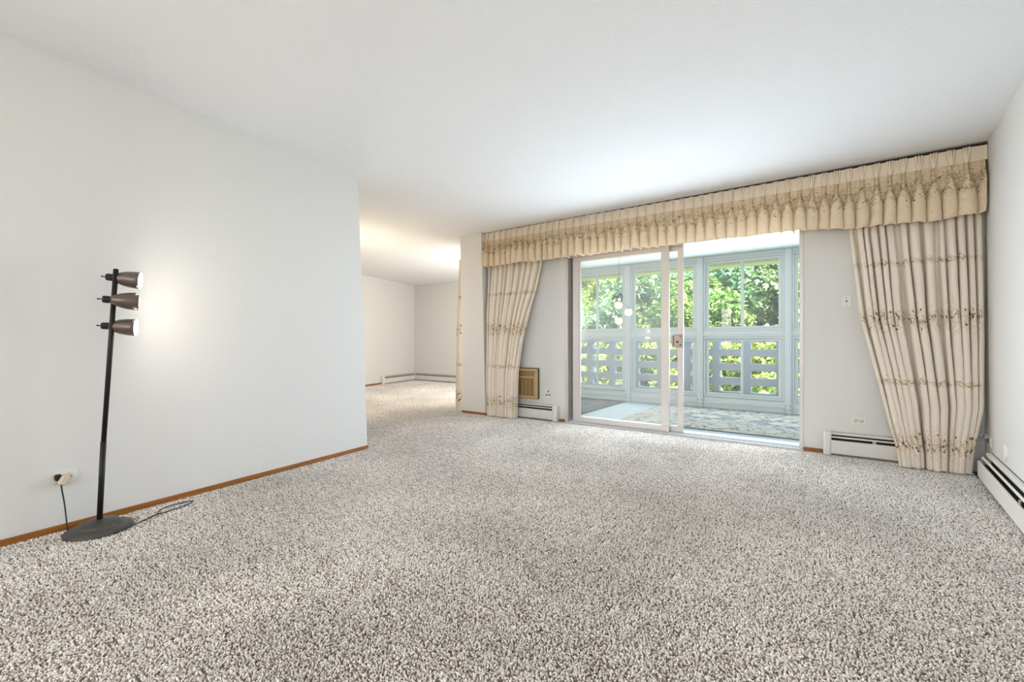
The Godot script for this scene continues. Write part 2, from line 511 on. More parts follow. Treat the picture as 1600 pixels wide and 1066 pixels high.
func build_shell() -> void:
	var wp: Material = mats.wall_paint
	var st := begin()
	box(st, Vector3(-9, -0.12, 0), Vector3(3.2, 0, 8.5), 0)
	box(st, Vector3(-9, -0.12, -3.3), Vector3(-2.79, 0, 0), 0)
	struct("floor", "wall-to-wall beige and brown flecked carpet of the living and dining room", "carpet", BW, done(st), mats.carpet)
	st = begin()
	box(st, Vector3(-9, CEIL, -0.2), Vector3(3.2, CEIL + 0.2, 8.5), 0)
	box(st, Vector3(-9, CEIL, -3.4), Vector3(-2.73, CEIL + 0.2, -0.2), 0)
	struct("ceiling", "white ceiling with a fine stippled texture above the empty living room", "ceiling", BW, done(st), mats.ceiling_paint)
	# left wall: its free end is not quite plumb
	st = begin()
	block(st, [Vector3(-2.2, 0, 0), Vector3(2.287, 0, 0), Vector3(2.287, 0, -0.12), Vector3(-2.2, 0, -0.12)],
		[Vector3(-2.2, CEIL, 0), Vector3(2.175, CEIL, 0), Vector3(2.175, CEIL, -0.12), Vector3(-2.2, CEIL, -0.12)])
	box(st, Vector3(-7, 0, -0.12), Vector3(-3.4, CEIL, 0), 0)
	box(st, Vector3(-3.4, 0, -0.12), Vector3(-2.2, 0.8, 0), 0)
	box(st, Vector3(-3.4, 2.2, -0.12), Vector3(-2.2, CEIL, 0), 0)
	struct("wall_left", "white wall on the left that ends at the opening to the dining room", "wall", LW, done(st), wp)
	st = begin()
	box(st, Vector3(-2.48, 0, -0.2), Vector3(-1.31, CEIL, 0), 0)
	box(st, Vector3(-1.31, 2.09, -0.2), Vector3(1.172, CEIL, 0), 0)
	box(st, Vector3(1.172, 0, -0.2), Vector3(2.6, CEIL, 0), 0)
	struct("wall_back", "white wall with the sliding glass door and the long valance", "wall", BW, done(st), wp)
	st = begin()
	block(st, [Vector3(-2.86, 0, 0.18), Vector3(-2.437, 0, 0.18), Vector3(-2.437, 0, -0.2), Vector3(-2.86, 0, -0.2)],
		[Vector3(-2.90, CEIL, 0.18), Vector3(-2.517, CEIL, 0.18), Vector3(-2.517, CEIL, -0.2), Vector3(-2.90, CEIL, -0.2)])
	struct("wall_pier", "narrow white wall pier between the two rooms, left of the valance", "wall", BW, done(st), wp)
	st = begin()
	box(st, Vector3(-0.4, 0, -0.12), Vector3(8.2, CEIL, 0), 0)
	struct("wall_right", "white wall at the right edge with a long baseboard heater", "wall", RW, done(st), wp)
	# wall behind the camera; its window is added to let in fill light
	st = begin()
	box(st, Vector3(-2.3, 0, 8.2), Vector3(0.5, CEIL, 8.35), 0)
	box(st, Vector3(1.82, 0, 8.2), Vector3(2.3, CEIL, 8.35), 0)
	box(st, Vector3(0.5, 0, 8.2), Vector3(1.82, 0.7, 8.35), 0)
	box(st, Vector3(0.5, 2.3, 8.2), Vector3(1.82, CEIL, 8.35), 0)
	struct("wall_rear", "white wall behind the camera with an added window", "wall", BW, done(st), wp)
	var w := thing("window_9", "added unseen window in the wall behind the camera, for fill light", "window", BW, "", "structure")
	st = begin()
	for b: Array in [[0.5, 0.7, 1.82, 0.76], [0.5, 2.24, 1.82, 2.3], [0.5, 0.76, 0.56, 2.24], [1.76, 0.76, 1.82, 2.24], [1.13, 0.76, 1.19, 2.24]]:
		box(st, Vector3(b[0], b[1], 8.24), Vector3(b[2], b[3], 8.31), 0.004)
	part("window_frame", done(st), mats.frame_white, w)
	for x: float in [0.56, 1.19]:
		st = begin()
		box(st, Vector3(x, 0.76, 8.272), Vector3(x + 0.57, 2.24, 8.278), 0)
		part("pane", done(st), mats.clear_glass, w)
	# dining room
	st = begin()
	box(st, Vector3(-9.4, 0, -0.12), Vector3(0.12, CEIL, 0), 0)
	struct("wall_dining_left", "far left white wall of the dining room with a short heater", "wall", DL, done(st), wp)
	st = begin()
	box(st, Vector3(-7.9, 0, -3.3), Vector3(-2.73, CEIL, -3.18), 0)
	struct("wall_dining_back", "far white end wall of the dining room beside the corner", "wall", BW, done(st), wp)
	st = begin()
	box(st, Vector3(-2.85, 0, -3.18), Vector3(-2.73, CEIL, -2.35), 0)
	box(st, Vector3(-2.85, 0, -0.45), Vector3(-2.73, CEIL, -0.2), 0)
	box(st, Vector3(-2.85, 0, -2.35), Vector3(-2.73, 0.5, -0.45), 0)
	box(st, Vector3(-2.85, 2.15, -2.35), Vector3(-2.73, CEIL, -0.45), 0)
	struct("wall_dining_right", "white side wall between the dining room and the porch", "wall", BW, done(st), wp)
	w = thing("window_8", "window in the side wall between dining room and porch", "window", BW, "", "structure")
	st = begin()
	for b: Array in [[-2.35, 0.5, -0.45, 0.56], [-2.35, 2.09, -0.45, 2.15], [-2.35, 0.56, -2.29, 2.09], [-0.51, 0.56, -0.45, 2.09], [-1.43, 0.56, -1.37, 2.09]]:
		box(st, Vector3(-2.82, b[1], b[0]), Vector3(-2.75, b[3], b[2]), 0.004)
	part("window_frame", done(st), mats.frame_white, w)
	for z: float in [-2.29, -1.37]:
		st = begin()
		box(st, Vector3(-2.787, 0.56, z), Vector3(-2.782, 2.09, z + 0.86), 0)
		part("pane", done(st), mats.clear_glass, w)
	st = begin()
	box(st, Vector3(-1.02, 0, -5.6), Vector3(-0.9, CEIL, -3.7), 0)
	box(st, Vector3(-1.02, 0, -1.7), Vector3(-0.9, CEIL, -0.12), 0)
	box(st, Vector3(-1.02, 0, -3.7), Vector3(-0.9, 0.8, -1.7), 0)
	box(st, Vector3(-1.02, 2.2, -3.7), Vector3(-0.9, CEIL, -1.7), 0)
	struct("wall_dining_near", "near wall of the dining room hidden behind the left wall", "wall", LW, done(st), wp)
	w = thing("window_6", "added unseen window in the left wall behind the camera, for fill light", "window", LW, "", "structure")  # window put in to light the right side of the room
	st = begin()
	bar_frame(st, -3.4, 0.8, -2.2, 2.2, 0.06, 0.06, -0.09, -0.03)
	box(st, Vector3(-2.83, 0.86, -0.09), Vector3(-2.77, 2.14, -0.03), 0.004)
	part("window_frame", done(st), mats.frame_white, w)
	for x: float in [-3.34, -2.77]:
		st = begin()
		box(st, Vector3(x, 0.86, -0.063), Vector3(x + 0.51, 2.14, -0.057), 0)
		part("pane", done(st), mats.clear_glass, w)
	w = thing("window_7", "added unseen dining room window behind the left wall, lets in sky light", "window", LW, "", "structure")  # window put in to brighten the dining room
	st = begin()
	for b: Array in [[-3.7, 0.8, -1.7, 0.86], [-3.7, 2.14, -1.7, 2.2], [-3.7, 0.86, -3.64, 2.14], [-1.76, 0.86, -1.7, 2.14], [-2.73, 0.86, -2.67, 2.14]]:
		box(st, Vector3(-0.99, b[1], b[0]), Vector3(-0.93, b[3], b[2]), 0.004)
	part("window_frame", done(st), mats.frame_white, w)
	for z: float in [-3.64, -2.67]:
		st = begin()
		box(st, Vector3(-0.963, 0.86, z), Vector3(-0.957, 2.14, z + 0.91), 0)
		part("pane", done(st), mats.clear_glass, w)
	# low wooden baseboards
	for b: Array in [["baseboard_left", LW, Vector3(-7, 0, 0), Vector3(2.29, 0.039, 0.011), "brown wooden baseboard along the foot of the left wall"],
			["baseboard_pier", BW, Vector3(-2.862, 0, 0.18), Vector3(-2.434, 0.038, 0.191), "short brown baseboard at the foot of the wall pier"],
			["baseboard_pier_side", BW, Vector3(-2.437, 0, 0.012), Vector3(-2.425, 0.038, 0.191), "short brown baseboard on the right side of the wall pier, by the left curtain"],
			["baseboard_back_left", BW, Vector3(-1.395, 0, 0), Vector3(-1.312, 0.04, 0.011), "tiny piece of brown baseboard between left heater and sliding door"],
			["baseboard_back_right", BW, Vector3(1.172, 0, 0), Vector3(1.318, 0.04, 0.011), "short piece of brown baseboard between sliding door and right heater"],
			["baseboard_dining", DL, Vector3(-9, 0, 0), Vector3(-1.40, 0.045, 0.011), "brown baseboard in the dining room left of the far heater"]]:
		st = begin()
		box(st, b[2], b[3], 0.003)
		struct(b[0], b[4], "baseboard", b[1], done(st), mats.base_wood)

func bar_frame(st: SurfaceTool, x0: float, y0: float, x1: float, y1: float, wx: float, wy: float, z0: float, z1: float, b := 0.003) -> void:
	box(st, Vector3(x0, y0, z0), Vector3(x1, y0 + wy, z1), b)
	box(st, Vector3(x0, y1 - wy, z0), Vector3(x1, y1, z1), b)
	box(st, Vector3(x0, y0 + wy, z0), Vector3(x0 + wx, y1 - wy, z1), b)
	box(st, Vector3(x1 - wx, y0 + wy, z0), Vector3(x1, y1 - wy, z1), b)

func build_porch() -> void:
	var fw: Material = mats.frame_white
	var st := begin()
	box(st, Vector3(-2.73, -0.15, -3.0), Vector3(4.6, -0.02, -0.2), 0)
	struct("floor_porch", "pale blue-grey painted concrete floor of the enclosed porch", "floor", BW, done(st), mats.porch_floor)
	st = begin()
	box(st, Vector3(-2.73, PORCH, -2.98), Vector3(4.6, PORCH + 0.37, -0.2), 0)
	struct("ceiling_porch", "white flat ceiling of the porch behind the valance", "ceiling", BW, done(st), mats.porch_ceiling)
	st = begin()
	box(st, Vector3(4.5, -0.02, -2.98), Vector3(4.6, PORCH, -0.2), 0)
	struct("wall_porch_right", "white end wall of the porch beyond the right side", "wall", BW, done(st), mats.porch_paint)
	st = begin()
	box(st, Vector3(2.6, -0.02, -0.2), Vector3(4.6, CEIL + 0.2, -0.1), 0)
	struct("wall_porch_house", "outer house wall beside the porch", "wall", BW, done(st), mats.porch_paint)
	# the window wall: posts every 1.175 m, an upper and a lower pair of sliding panes in each bay
	var z := -2.54
	var where := ["leftmost porch window, cut by the sliding door's left jamb", "porch window behind the middle of the closed sliding door", "wide porch window in full view through the open doorway", "porch window at the right edge of the open doorway, mostly hidden", "porch window hidden behind the right wall"]
	for k in 5:
		var c := -2.63 + 1.175 * k
		if k > 0:
			st = begin()
			box(st, Vector3(c - 0.045, -0.02, z - 0.05), Vector3(c + 0.045, PORCH, z + 0.06), 0.006)
			box(st, Vector3(c - 0.020, 0.0, z + 0.06), Vector3(c + 0.020, PORCH, z + 0.068), 0.003)
			var p := struct("trim_%d" % k, ["", "white porch window post seen through the closed glass door", "white porch window post beside the door lock", "white porch window post at the right side of the doorway", "white porch window post hidden by the right wall"][k], "window post", BW, done(st), fw)
			st = begin(true)
			for q: Array in [[-0.03, 0.10], [-0.03, 0.045], [0.03, 0.10], [0.03, 0.045]]:
				lathe(st, [Vector2(0, 0.004), Vector2(0.006, 0.003), Vector2(0.007, 0)], 8, aimed(Vector3(c + q[0], q[1], z + 0.06), Vector3(0, 0, 1)))
			part("screws", done(st), mats.door_dark, p)
		var x0 := c + 0.045
		var x1 := c + 1.13
		var w := thing("window_%d" % (k + 1), where[k], "window", BW, "", "structure")
		st = begin()
		box(st, Vector3(x0, -0.02, z - 0.03), Vector3(x1, 0.155, z + 0.02), 0.004)
		box(st, Vector3(x0, 0.055, z + 0.02), Vector3(x1, 0.10, z + 0.03), 0.004)
		part("apron", done(st), fw, w)
		st = begin()
		box(st, Vector3(x0, 1.085, z - 0.04), Vector3(x1, 1.175, z + 0.03), 0.004)
		box(st, Vector3(x0, 1.115, z + 0.03), Vector3(x1, 1.15, z + 0.038), 0.004)
		part("middle_rail", done(st), fw, w)
		st = begin()
		box(st, Vector3(x0, 2.285, z - 0.04), Vector3(x1, PORCH, z + 0.03), 0.004)
		part("head_rail", done(st), fw, w)
		for lv: Array in [[0.155, 1.085], [1.175, 2.285]]:
			st = begin()
			bar_frame(st, x0, lv[0], x1, lv[1], 0.028, 0.03, z - 0.03, z + 0.025)
			bar_frame(st, x0 + 0.028, lv[0] + 0.03, x1 - 0.028, lv[1] - 0.03, 0.016, 0.016, z - 0.03, z + 0.006)
			part("frame", done(st), fw, w)
			st = begin()
			bar_frame(st, x0 + 0.026, lv[0] + 0.028, x1 - 0.026, lv[1] - 0.028, 0.005, 0.005, z - 0.02, z + 0.0075, 0.001)
			bar_frame(st, x0 - 0.001, lv[0] - 0.002, x1 + 0.001, lv[1] + 0.002, 0.004, 0.004, z - 0.02, z + 0.0265, 0.001)
			part("gasket", done(st), mats.gasket, w)
			var y0: float = lv[0] + 0.046
			var y1: float = lv[1] - 0.046
			var xm := (x0 + x1) * 0.5 - 0.01
			for s in 2:
				var a := x0 + 0.044 if s == 0 else xm - 0.012
				var b := xm + 0.03 if s == 0 else x1 - 0.044
				var zz := z - 0.026 if s == 0 else z - 0.008
				st = begin()
				bar_frame(st, a, y0, b, y1, 0.03, 0.022, zz, zz + 0.014, 0.002)
				var sash := part("sash", done(st), fw, w)
				st = begin()
				box(st, Vector3(a + 0.03, y0 + 0.022, zz + 0.005), Vector3(b - 0.03, y1 - 0.022, zz + 0.009), 0)
				part("pane", done(st), mats.clear_glass, sash)
	# pierced concrete balustrade outside the windows
	var bal := thing("balustrade", "grey concrete balustrade pierced with rows of rounded slots outside the porch windows", "balustrade", BW)
	st = begin()
	balustrade_mesh(st, -0.048 - 0.44 * 6, 0.44, 16, [0.221, 0.446, 0.669, 0.889], 0.336, 0.111, -2.87, -2.75)
	part("slotted_panel", done(st), mats.concrete, bal)
	st = begin()
	box(st, Vector3(-2.725, 1.07, -2.91), Vector3(4.49, 1.125, -2.71), 0.012)
	part("coping", done(st), mats.concrete, bal)
	st = begin()
	box(st, Vector3(-3.3, 2.27, -3.45), Vector3(4.9, 2.75, -3.12), 0.01)
	box(st, Vector3(-3.3, 2.42, -3.12), Vector3(4.9, 2.6, -2.98), 0)
	struct("trim_9", "cream eave beam seen through the top of the porch windows", "beam", BW, done(st), mats.eave_cream)

func balustrade_mesh(st: SurfaceTool, x0: float, pitch: float, n: int, rows: Array, w: float, h: float, z0: float, z1: float) -> void:
	# cells of a wall, each with a hole of rounded corners; a rim follows the hole through the wall
	var r := 0.025
	var edges := [0.0]
	for k in rows.size() - 1: edges.append((rows[k] + h + rows[k + 1]) * 0.5)
	edges.append(1.07)
	for i in n:
		for k in rows.size():
			var cx := x0 + pitch * i + w * 0.5
			var cy: float = rows[k] + h * 0.5
			var a := Vector2(cx - pitch * 0.5, edges[k])
			var b := Vector2(cx + pitch * 0.5, edges[k + 1])
			var hole := []
			var outer := []
			for q in 4:
				var sx: float = [1, -1, -1, 1][q]
				var sy: float = [1, 1, -1, -1][q]
				for m in 5:
					var t := q * PI / 2 + m * PI / 8
					hole.append(Vector2(cx + sx * (w * 0.5 - r) + cos(t) * r, cy + sy * (h * 0.5 - r) + sin(t) * r))
					outer.append(Vector2(b.x if sx > 0 else a.x, b.y if sy > 0 else a.y))
			for m in hole.size():
				var e := (m + 1) % hole.size()
				var H0: Vector2 = hole[m]
				var H1: Vector2 = hole[e]
				var O0: Vector2 = outer[m]
				var O1: Vector2 = outer[e]
				var f := func(p: Vector2, z: float) -> Vector3: return Vector3(p.x, p.y, z)
				tri(st, f.call(H0, z1), f.call(O0, z1), f.call(H1, z1))
				tri(st, f.call(H0, z0), f.call(H1, z0), f.call(O0, z0))
				if O0 != O1:
					tri(st, f.call(O0, z1), f.call(O1, z1), f.call(H1, z1))
					tri(st, f.call(O1, z0), f.call(O0, z0), f.call(H1, z0))
				quad(st, f.call(H0, z1), f.call(H1, z1), f.call(H1, z0), f.call(H0, z0))

func build_sliding_door() -> void:
	var d := thing("door_1", "aluminium framed sliding glass door slid open onto the porch", "sliding door", BW, "", "structure")
	var al: Material = mats.door_alu
	var st := begin()
	box(st, Vector3(-1.31, 0.02, -0.16), Vector3(-1.268, 2.09, 0.012), 0.003)
	part("jamb", done(st), al, d)
	st = begin()
	box(st, Vector3(-1.268, 0.03, -0.15), Vector3(-1.20, 2.05, -0.125), 0.003)
	part("jamb_channel", done(st), mats.door_dark, d, Transform3D(), "channel of the left jamb, coloured dark as a shadow gap")  # dark colour stands in for the shadow gap beside the panel
	st = begin()
	box(st, Vector3(1.14, 0.02, -0.16), Vector3(1.172, 2.09, 0.006), 0.003)
	part("jamb", done(st), al, d)
	st = begin()
	box(st, Vector3(-1.268, 2.045, -0.16), Vector3(1.14, 2.09, 0.006), 0.003)
	part("head_track", done(st), al, d)
	st = begin()
	box(st, Vector3(-1.31, -0.02, -0.27), Vector3(1.172, 0.018, 0.004), 0.004)
	box(st, Vector3(-1.268, 0.018, -0.10), Vector3(1.14, 0.026, -0.092), 0.002)
	box(st, Vector3(-1.268, 0.018, -0.045), Vector3(1.14, 0.026, -0.037), 0.002)
	part("threshold", done(st), mats.sill_white, d)
	st = begin()
	box(st, Vector3(-1.268, -0.02, -0.30), Vector3(1.15, 0.012, -0.27), 0.002)
	part("threshold_shadow_strip", done(st), mats.door_dark, d)  # dark strip painted as the shadow gap behind the raised sill
	for k in 2:
		var x0: float = [-1.215, -1.222][k]
		var x1: float = [-0.048, 0.086][k]
		var zz: float = [-0.055, -0.11][k]
		st = begin()
		bar_frame(st, x0, 0.028, x1, 2.05, 0.085 if k == 0 else 0.058, 0.06, zz, zz + 0.034)
		if k == 0: box(st, Vector3(x0 + 0.085, 0.088, zz + 0.004), Vector3(x0 + 0.10, 1.99, zz + 0.03), 0.002)
		var p := part(["fixed_panel", "sliding_panel"][k], done(st), al, d)
		st = begin()
		box(st, Vector3(x0 + 0.06, 0.086, zz + 0.014), Vector3(x1 - 0.056, 1.992, zz + 0.020), 0)
		part("glass", done(st), mats.clear_glass, p)
		if k == 1:
			st = begin()
			box(st, Vector3(-0.012, 0.945, zz + 0.034), Vector3(0.080, 1.085, zz + 0.060), 0.006)
			box(st, Vector3(-0.022, 0.955, zz + 0.028), Vector3(-0.004, 1.075, zz + 0.075), 0.004)
			part("lock_plate", done(st), mats.lock_metal, p, Transform3D(), "brushed metal latch plate of the sliding panel")
			st = begin(true)
			for q: Array in [[0.063, 1.062], [0.063, 0.97]]:
				lathe(st, [Vector2(0, 0.004), Vector2(0.006, 0.003), Vector2(0.007, 0)], 8, aimed(Vector3(q[0], q[1], zz + 0.06), Vector3(0, 0, 1)))
			lathe(st, [Vector2(0, 0.016), Vector2(0.009, 0.014), Vector2(0.011, 0)], 10, aimed(Vector3(0.034, 1.005, zz + 0.06), Vector3(0, 0, 1)))
			part("latch_lever", done(st), mats.slot_dark, p)

func tree(at: Vector3, h: float, r: Vector3, leaves: int, kind: int, seed_: int, label: String) -> void:
	var rng := RandomNumberGenerator.new()
	rng.seed = seed_
	var t := thing("tree", label, "tree", Transform3D(Basis(), at), "trees beyond the porch")
	var st := begin(true)
	tube(st, smooth_path([Vector3.ZERO, Vector3(0.1, h * 0.35, 0.05), Vector3(-0.05, h * 0.7, 0), Vector3(0.05, h * 0.95, 0)]), 0.16, 8, 0.04)
	part("trunk", done(st), mats.bark, t)
	for k in 7:
		var a := TAU * k / 7.0 + rng.randf() * 0.7
		var y := h * rng.randf_range(0.35, 0.75)
		var e := Vector3(cos(a) * r.x * 0.75, y + r.y * rng.randf_range(0.1, 0.5), sin(a) * r.z * 0.75)
		st = begin(true)
		tube(st, smooth_path([Vector3(0, y, 0), Vector3(e.x * 0.5, lerpf(y, e.y, 0.65), e.z * 0.5), e], 5), 0.06, 6, 0.015)
		part("branch", done(st), mats.bark, t)
	# lumps of leaves round the crown
	var lumps := []
	for k in 60:
		var v := Vector3(rng.randfn(), rng.randfn(), rng.randfn()).normalized() * pow(rng.randf(), 0.45) * 0.82
		lumps.append([Vector3(v.x * r.x, v.y * r.y, v.z * r.z) + Vector3(0, h - r.y * 0.6, 0), rng.randf_range(0.32, 0.60), rng.randf_range(0.62, 1.15), rng.randf_range(-0.06, 0.08)])
	foliage(t, lumps, leaves, "leaf_%d" % kind, rng)

func foliage(t: Node3D, lumps: Array, leaves: int, m: String, rng: RandomNumberGenerator) -> void:
	var mm := MultiMesh.new()
	mm.transform_format = MultiMesh.TRANSFORM_3D
	mm.use_colors = true
	mm.mesh = shared.leaf_cluster
	mm.instance_count = leaves
	for i in leaves:
		var l: Array = lumps[rng.randi() % lumps.size()]
		var dir := Vector3(rng.randfn(), rng.randfn(), rng.randfn()).normalized()
		var p: Vector3 = l[0] + dir * l[1] * pow(rng.randf(), 0.4)
		var b := Basis.from_euler(Vector3(rng.randf_range(-0.9, 0.9), rng.randf() * TAU, rng.randf_range(-0.9, 0.9))) * Basis.from_scale(Vector3.ONE * rng.randf_range(0.7, 1.35))
		mm.set_instance_transform(i, Transform3D(b, p))
		var v: float = l[2] * rng.randf_range(0.75, 1.2)
		var y: float = l[3] + rng.randf_range(-0.05, 0.05)
		mm.set_instance_color(i, Color(clampf(0.85 * v + y, 0.1, 1.2), clampf(0.95 * v, 0.1, 1.2), clampf(0.8 * v - y, 0.1, 1.2)))
	var mi := MultiMeshInstance3D.new()
	mi.multimesh = mm
	mi.material_override = mats[m]
	mi.name = "foliage"
	mi.set_meta("kind", "stuff")
	t.add_child(mi, true)

func build_outside() -> void:
	var st := begin()
	box(st, Vector3(-60, -4.4, -80), Vector3(60, -4.2, -3.5), 0)
	struct("ground", "lawn far below behind the trees", "lawn", BW, done(st), mats.grass)
	# one cluster of five bent leaves, shared by every crown
	st = begin(true)
	var rng := RandomNumberGenerator.new()
	rng.seed = 5
	for k in 5:
		var b := Basis.from_euler(Vector3(rng.randf_range(-0.7, 0.7), TAU * k / 5.0 + rng.randf(), rng.randf_range(-0.5, 0.5)))
		var o := Vector3(rng.randf_range(-0.05, 0.05), rng.randf_range(-0.05, 0.05), rng.randf_range(-0.05, 0.05))
		var l := 0.115
		var w := 0.034
		var P := [Vector3.ZERO, Vector3(-w, 0.012, l * 0.4), Vector3(w, 0.012, l * 0.4), Vector3(0, 0, l * 0.45), Vector3(0, -0.02, l)]
		for q in 5: P[q] = o + b * P[q]
		st.set_smooth_group(k)
		tri(st, P[0], P[1], P[3]); tri(st, P[0], P[3], P[2]); tri(st, P[1], P[4], P[3]); tri(st, P[3], P[4], P[2])
	shared["leaf_cluster"] = done(st).commit()
	var spots := [   # along the facade, distance out, crown centre height, kind
		[-7.6, 7.2, 1.2, 0, "bright green tree seen left through the porch windows, nearest the dining room side"],
		[-4.6, 8.6, 2.0, 2, "grey-green tree behind the leftmost porch window panes"],
		[-2.2, 7.0, 1.4, 0, "bright green leafy tree behind the middle porch window"],
		[-0.4, 8.8, 2.6, 2, "tall grey-green tree behind the left pane of the wide porch window"],
		[1.9, 7.0, 1.6, 1, "yellow-green tree filling the right pane of the wide porch window"],
		[-6.4, 10.5, 3.4, 1, "yellow-green tree in the middle row behind the leftmost panes"],
		[1.6, 10.5, 3.6, 0, "green tree in the middle row behind the wide porch window"],
		[-3.6, 10.8, 0.6, 1, "yellow-green tree low in the middle row between the porch posts"],
		[-10.5, 9.0, 1.6, 0, "green tree at the far left beyond the porch"],
		[4.9, 7.8, 2.0, 0, "green tree beyond the right end of the porch"],
		[-1.4, 12.5, 3.2, 2, "tallest grey-green tree in the back row of trees"],
		[-8.0, 13.0, 2.6, 0, "green tree in the back row at the left"],
		[4.5, 13.0, 3.0, 1, "yellow-green tree in the back row at the right"]]
	var hd := thing("hedge", "dense yellow-green hedge seen through the slots of the balustrade", "hedge", BW * Transform3D(Basis(), Vector3(-3.0, -4.2, -7.4)))
	for k in 9:
		st = begin(true)
		var hx := -6.4 + 1.6 * k
		tube(st, smooth_path([Vector3(hx, 0, 0), Vector3(hx + 0.15, 1.6, 0.1), Vector3(hx - 0.1, 3.6, -0.1)], 5), 0.07, 7, 0.02)
		part("stem", done(st), mats.bark, hd)
	var lumps := []
	for k in 240:
		lumps.append([Vector3(rng.randf_range(-7.2, 7.2), rng.randf_range(0.4, 5.2), rng.randf_range(-0.9, 0.9)), rng.randf_range(0.35, 0.6), rng.randf_range(0.65, 1.15), rng.randf_range(-0.05, 0.08)])
	foliage(hd, lumps, 100000, "leaf_1", rng)
	var n := 0
	for s: Array in spots:
		n += 1
		var g: Vector3 = BW * Vector3(s[0], -4.2, -2.54 - s[1])
		var r := Vector3(1.9, 1.7, 1.7)
		if s[1] > 12.0: r = Vector3(3.6, 2.6, 2.2)
		elif s[1] > 8.0: r = Vector3(2.3, 2.2, 1.9)
		tree(g, s[2] + 4.2 + r.y * 0.6, r, 21000 if s[1] < 12.0 else 24000, s[3], 100 + n, s[4])

func build_carpet_pile() -> void:
	# five patches of tufts, 12.5 cm square, laid over the floor in turned copies
	var rng := RandomNumberGenerator.new()
	rng.seed = 31
	var pile := thing("carpet_pile", "short flecked tufts of the wall-to-wall carpet", "carpet", BW, "", "stuff")
	var tones := [Color(0.95, 0.935, 0.92), Color(0.90, 0.875, 0.85), Color(0.82, 0.785, 0.75), Color(0.68, 0.635, 0.595), Color(0.48, 0.43, 0.385), Color(0.97, 0.96, 0.95)]
	var odds := [0.28, 0.52, 0.70, 0.82, 0.89, 1.0]
	var meshes := []
	for v in 5:
		var st := begin()
		var n := 19
		for i in n * n:
			var o := Vector3((i % n + rng.randf()) * 0.125 / n - 0.0625, -0.001, (i / n + rng.randf()) * 0.125 / n - 0.0625)
			var r := rng.randf_range(0.0025, 0.0039)
			var a := rng.randf() * TAU
			var lean := Vector3(rng.randfn(0, 0.0035), rng.randf_range(0.006, 0.011), rng.randfn(0, 0.0035))
			var q := rng.randf()
			var k := 0
			while q > odds[k]: k += 1
			var c: Color = (tones[k] as Color).srgb_to_linear() * rng.randf_range(0.9, 1.08)
			st.set_color(c)
			var ring := []
			var ring2 := []
			for m in 4:
				var d := Vector3(cos(a + m * PI / 2), 0, sin(a + m * PI / 2)) * r
				ring.append(o + d * 0.8)
				ring2.append(o + lean * 0.7 + d)
			for m in 4:
				var e := (m + 1) % 4
				quad(st, ring[e], ring[m], ring2[m], ring2[e])
				tri(st, ring2[e], ring2[m], o + lean)
		meshes.append(done(st).commit())
	var places := [[], [], [], [], []]
	var shade := FastNoiseLite.new()
	shade.seed = 12
	shade.frequency = 0.9
	shade.fractal_octaves = 3
	for i in range(-72, 20):
		for j in range(-26, 50):
			var p := Vector3(i * 0.125 + 0.0625, 0, j * 0.125 + 0.065)
			if p.z < 0.0 and p.x > -2.85: continue
			if p.x > 2.32 - 0.0 or p.z < -3.1: continue
			var w := BW * p
			if (w - RW.origin).dot(RW.basis.z) < 0.02: continue
			places[rng.randi() % 5].append(Transform3D(Basis(Vector3.UP, (rng.randi() % 4) * PI / 2), p))
	for v in 5:
		var mm := MultiMesh.new()
		mm.transform_format = MultiMesh.TRANSFORM_3D
		mm.use_colors = true
		mm.mesh = meshes[v]
		mm.instance_count = places[v].size()
		for i in places[v].size():
			mm.set_instance_transform(i, places[v][i])
			var o: Vector3 = places[v][i].origin
			var k := 0.99 + 0.20 * shade.get_noise_2d(o.x, o.z)   # tint stands in for the shading of a nap brushed different ways
			mm.set_instance_color(i, Color(k, k * 0.995, k * 0.985))
		var mi := MultiMeshInstance3D.new()
		mi.multimesh = mm
		mi.material_override = mats.tuft
		mi.name = "tufts"
		mi.set_meta("kind", "stuff")
		pile.add_child(mi, true)

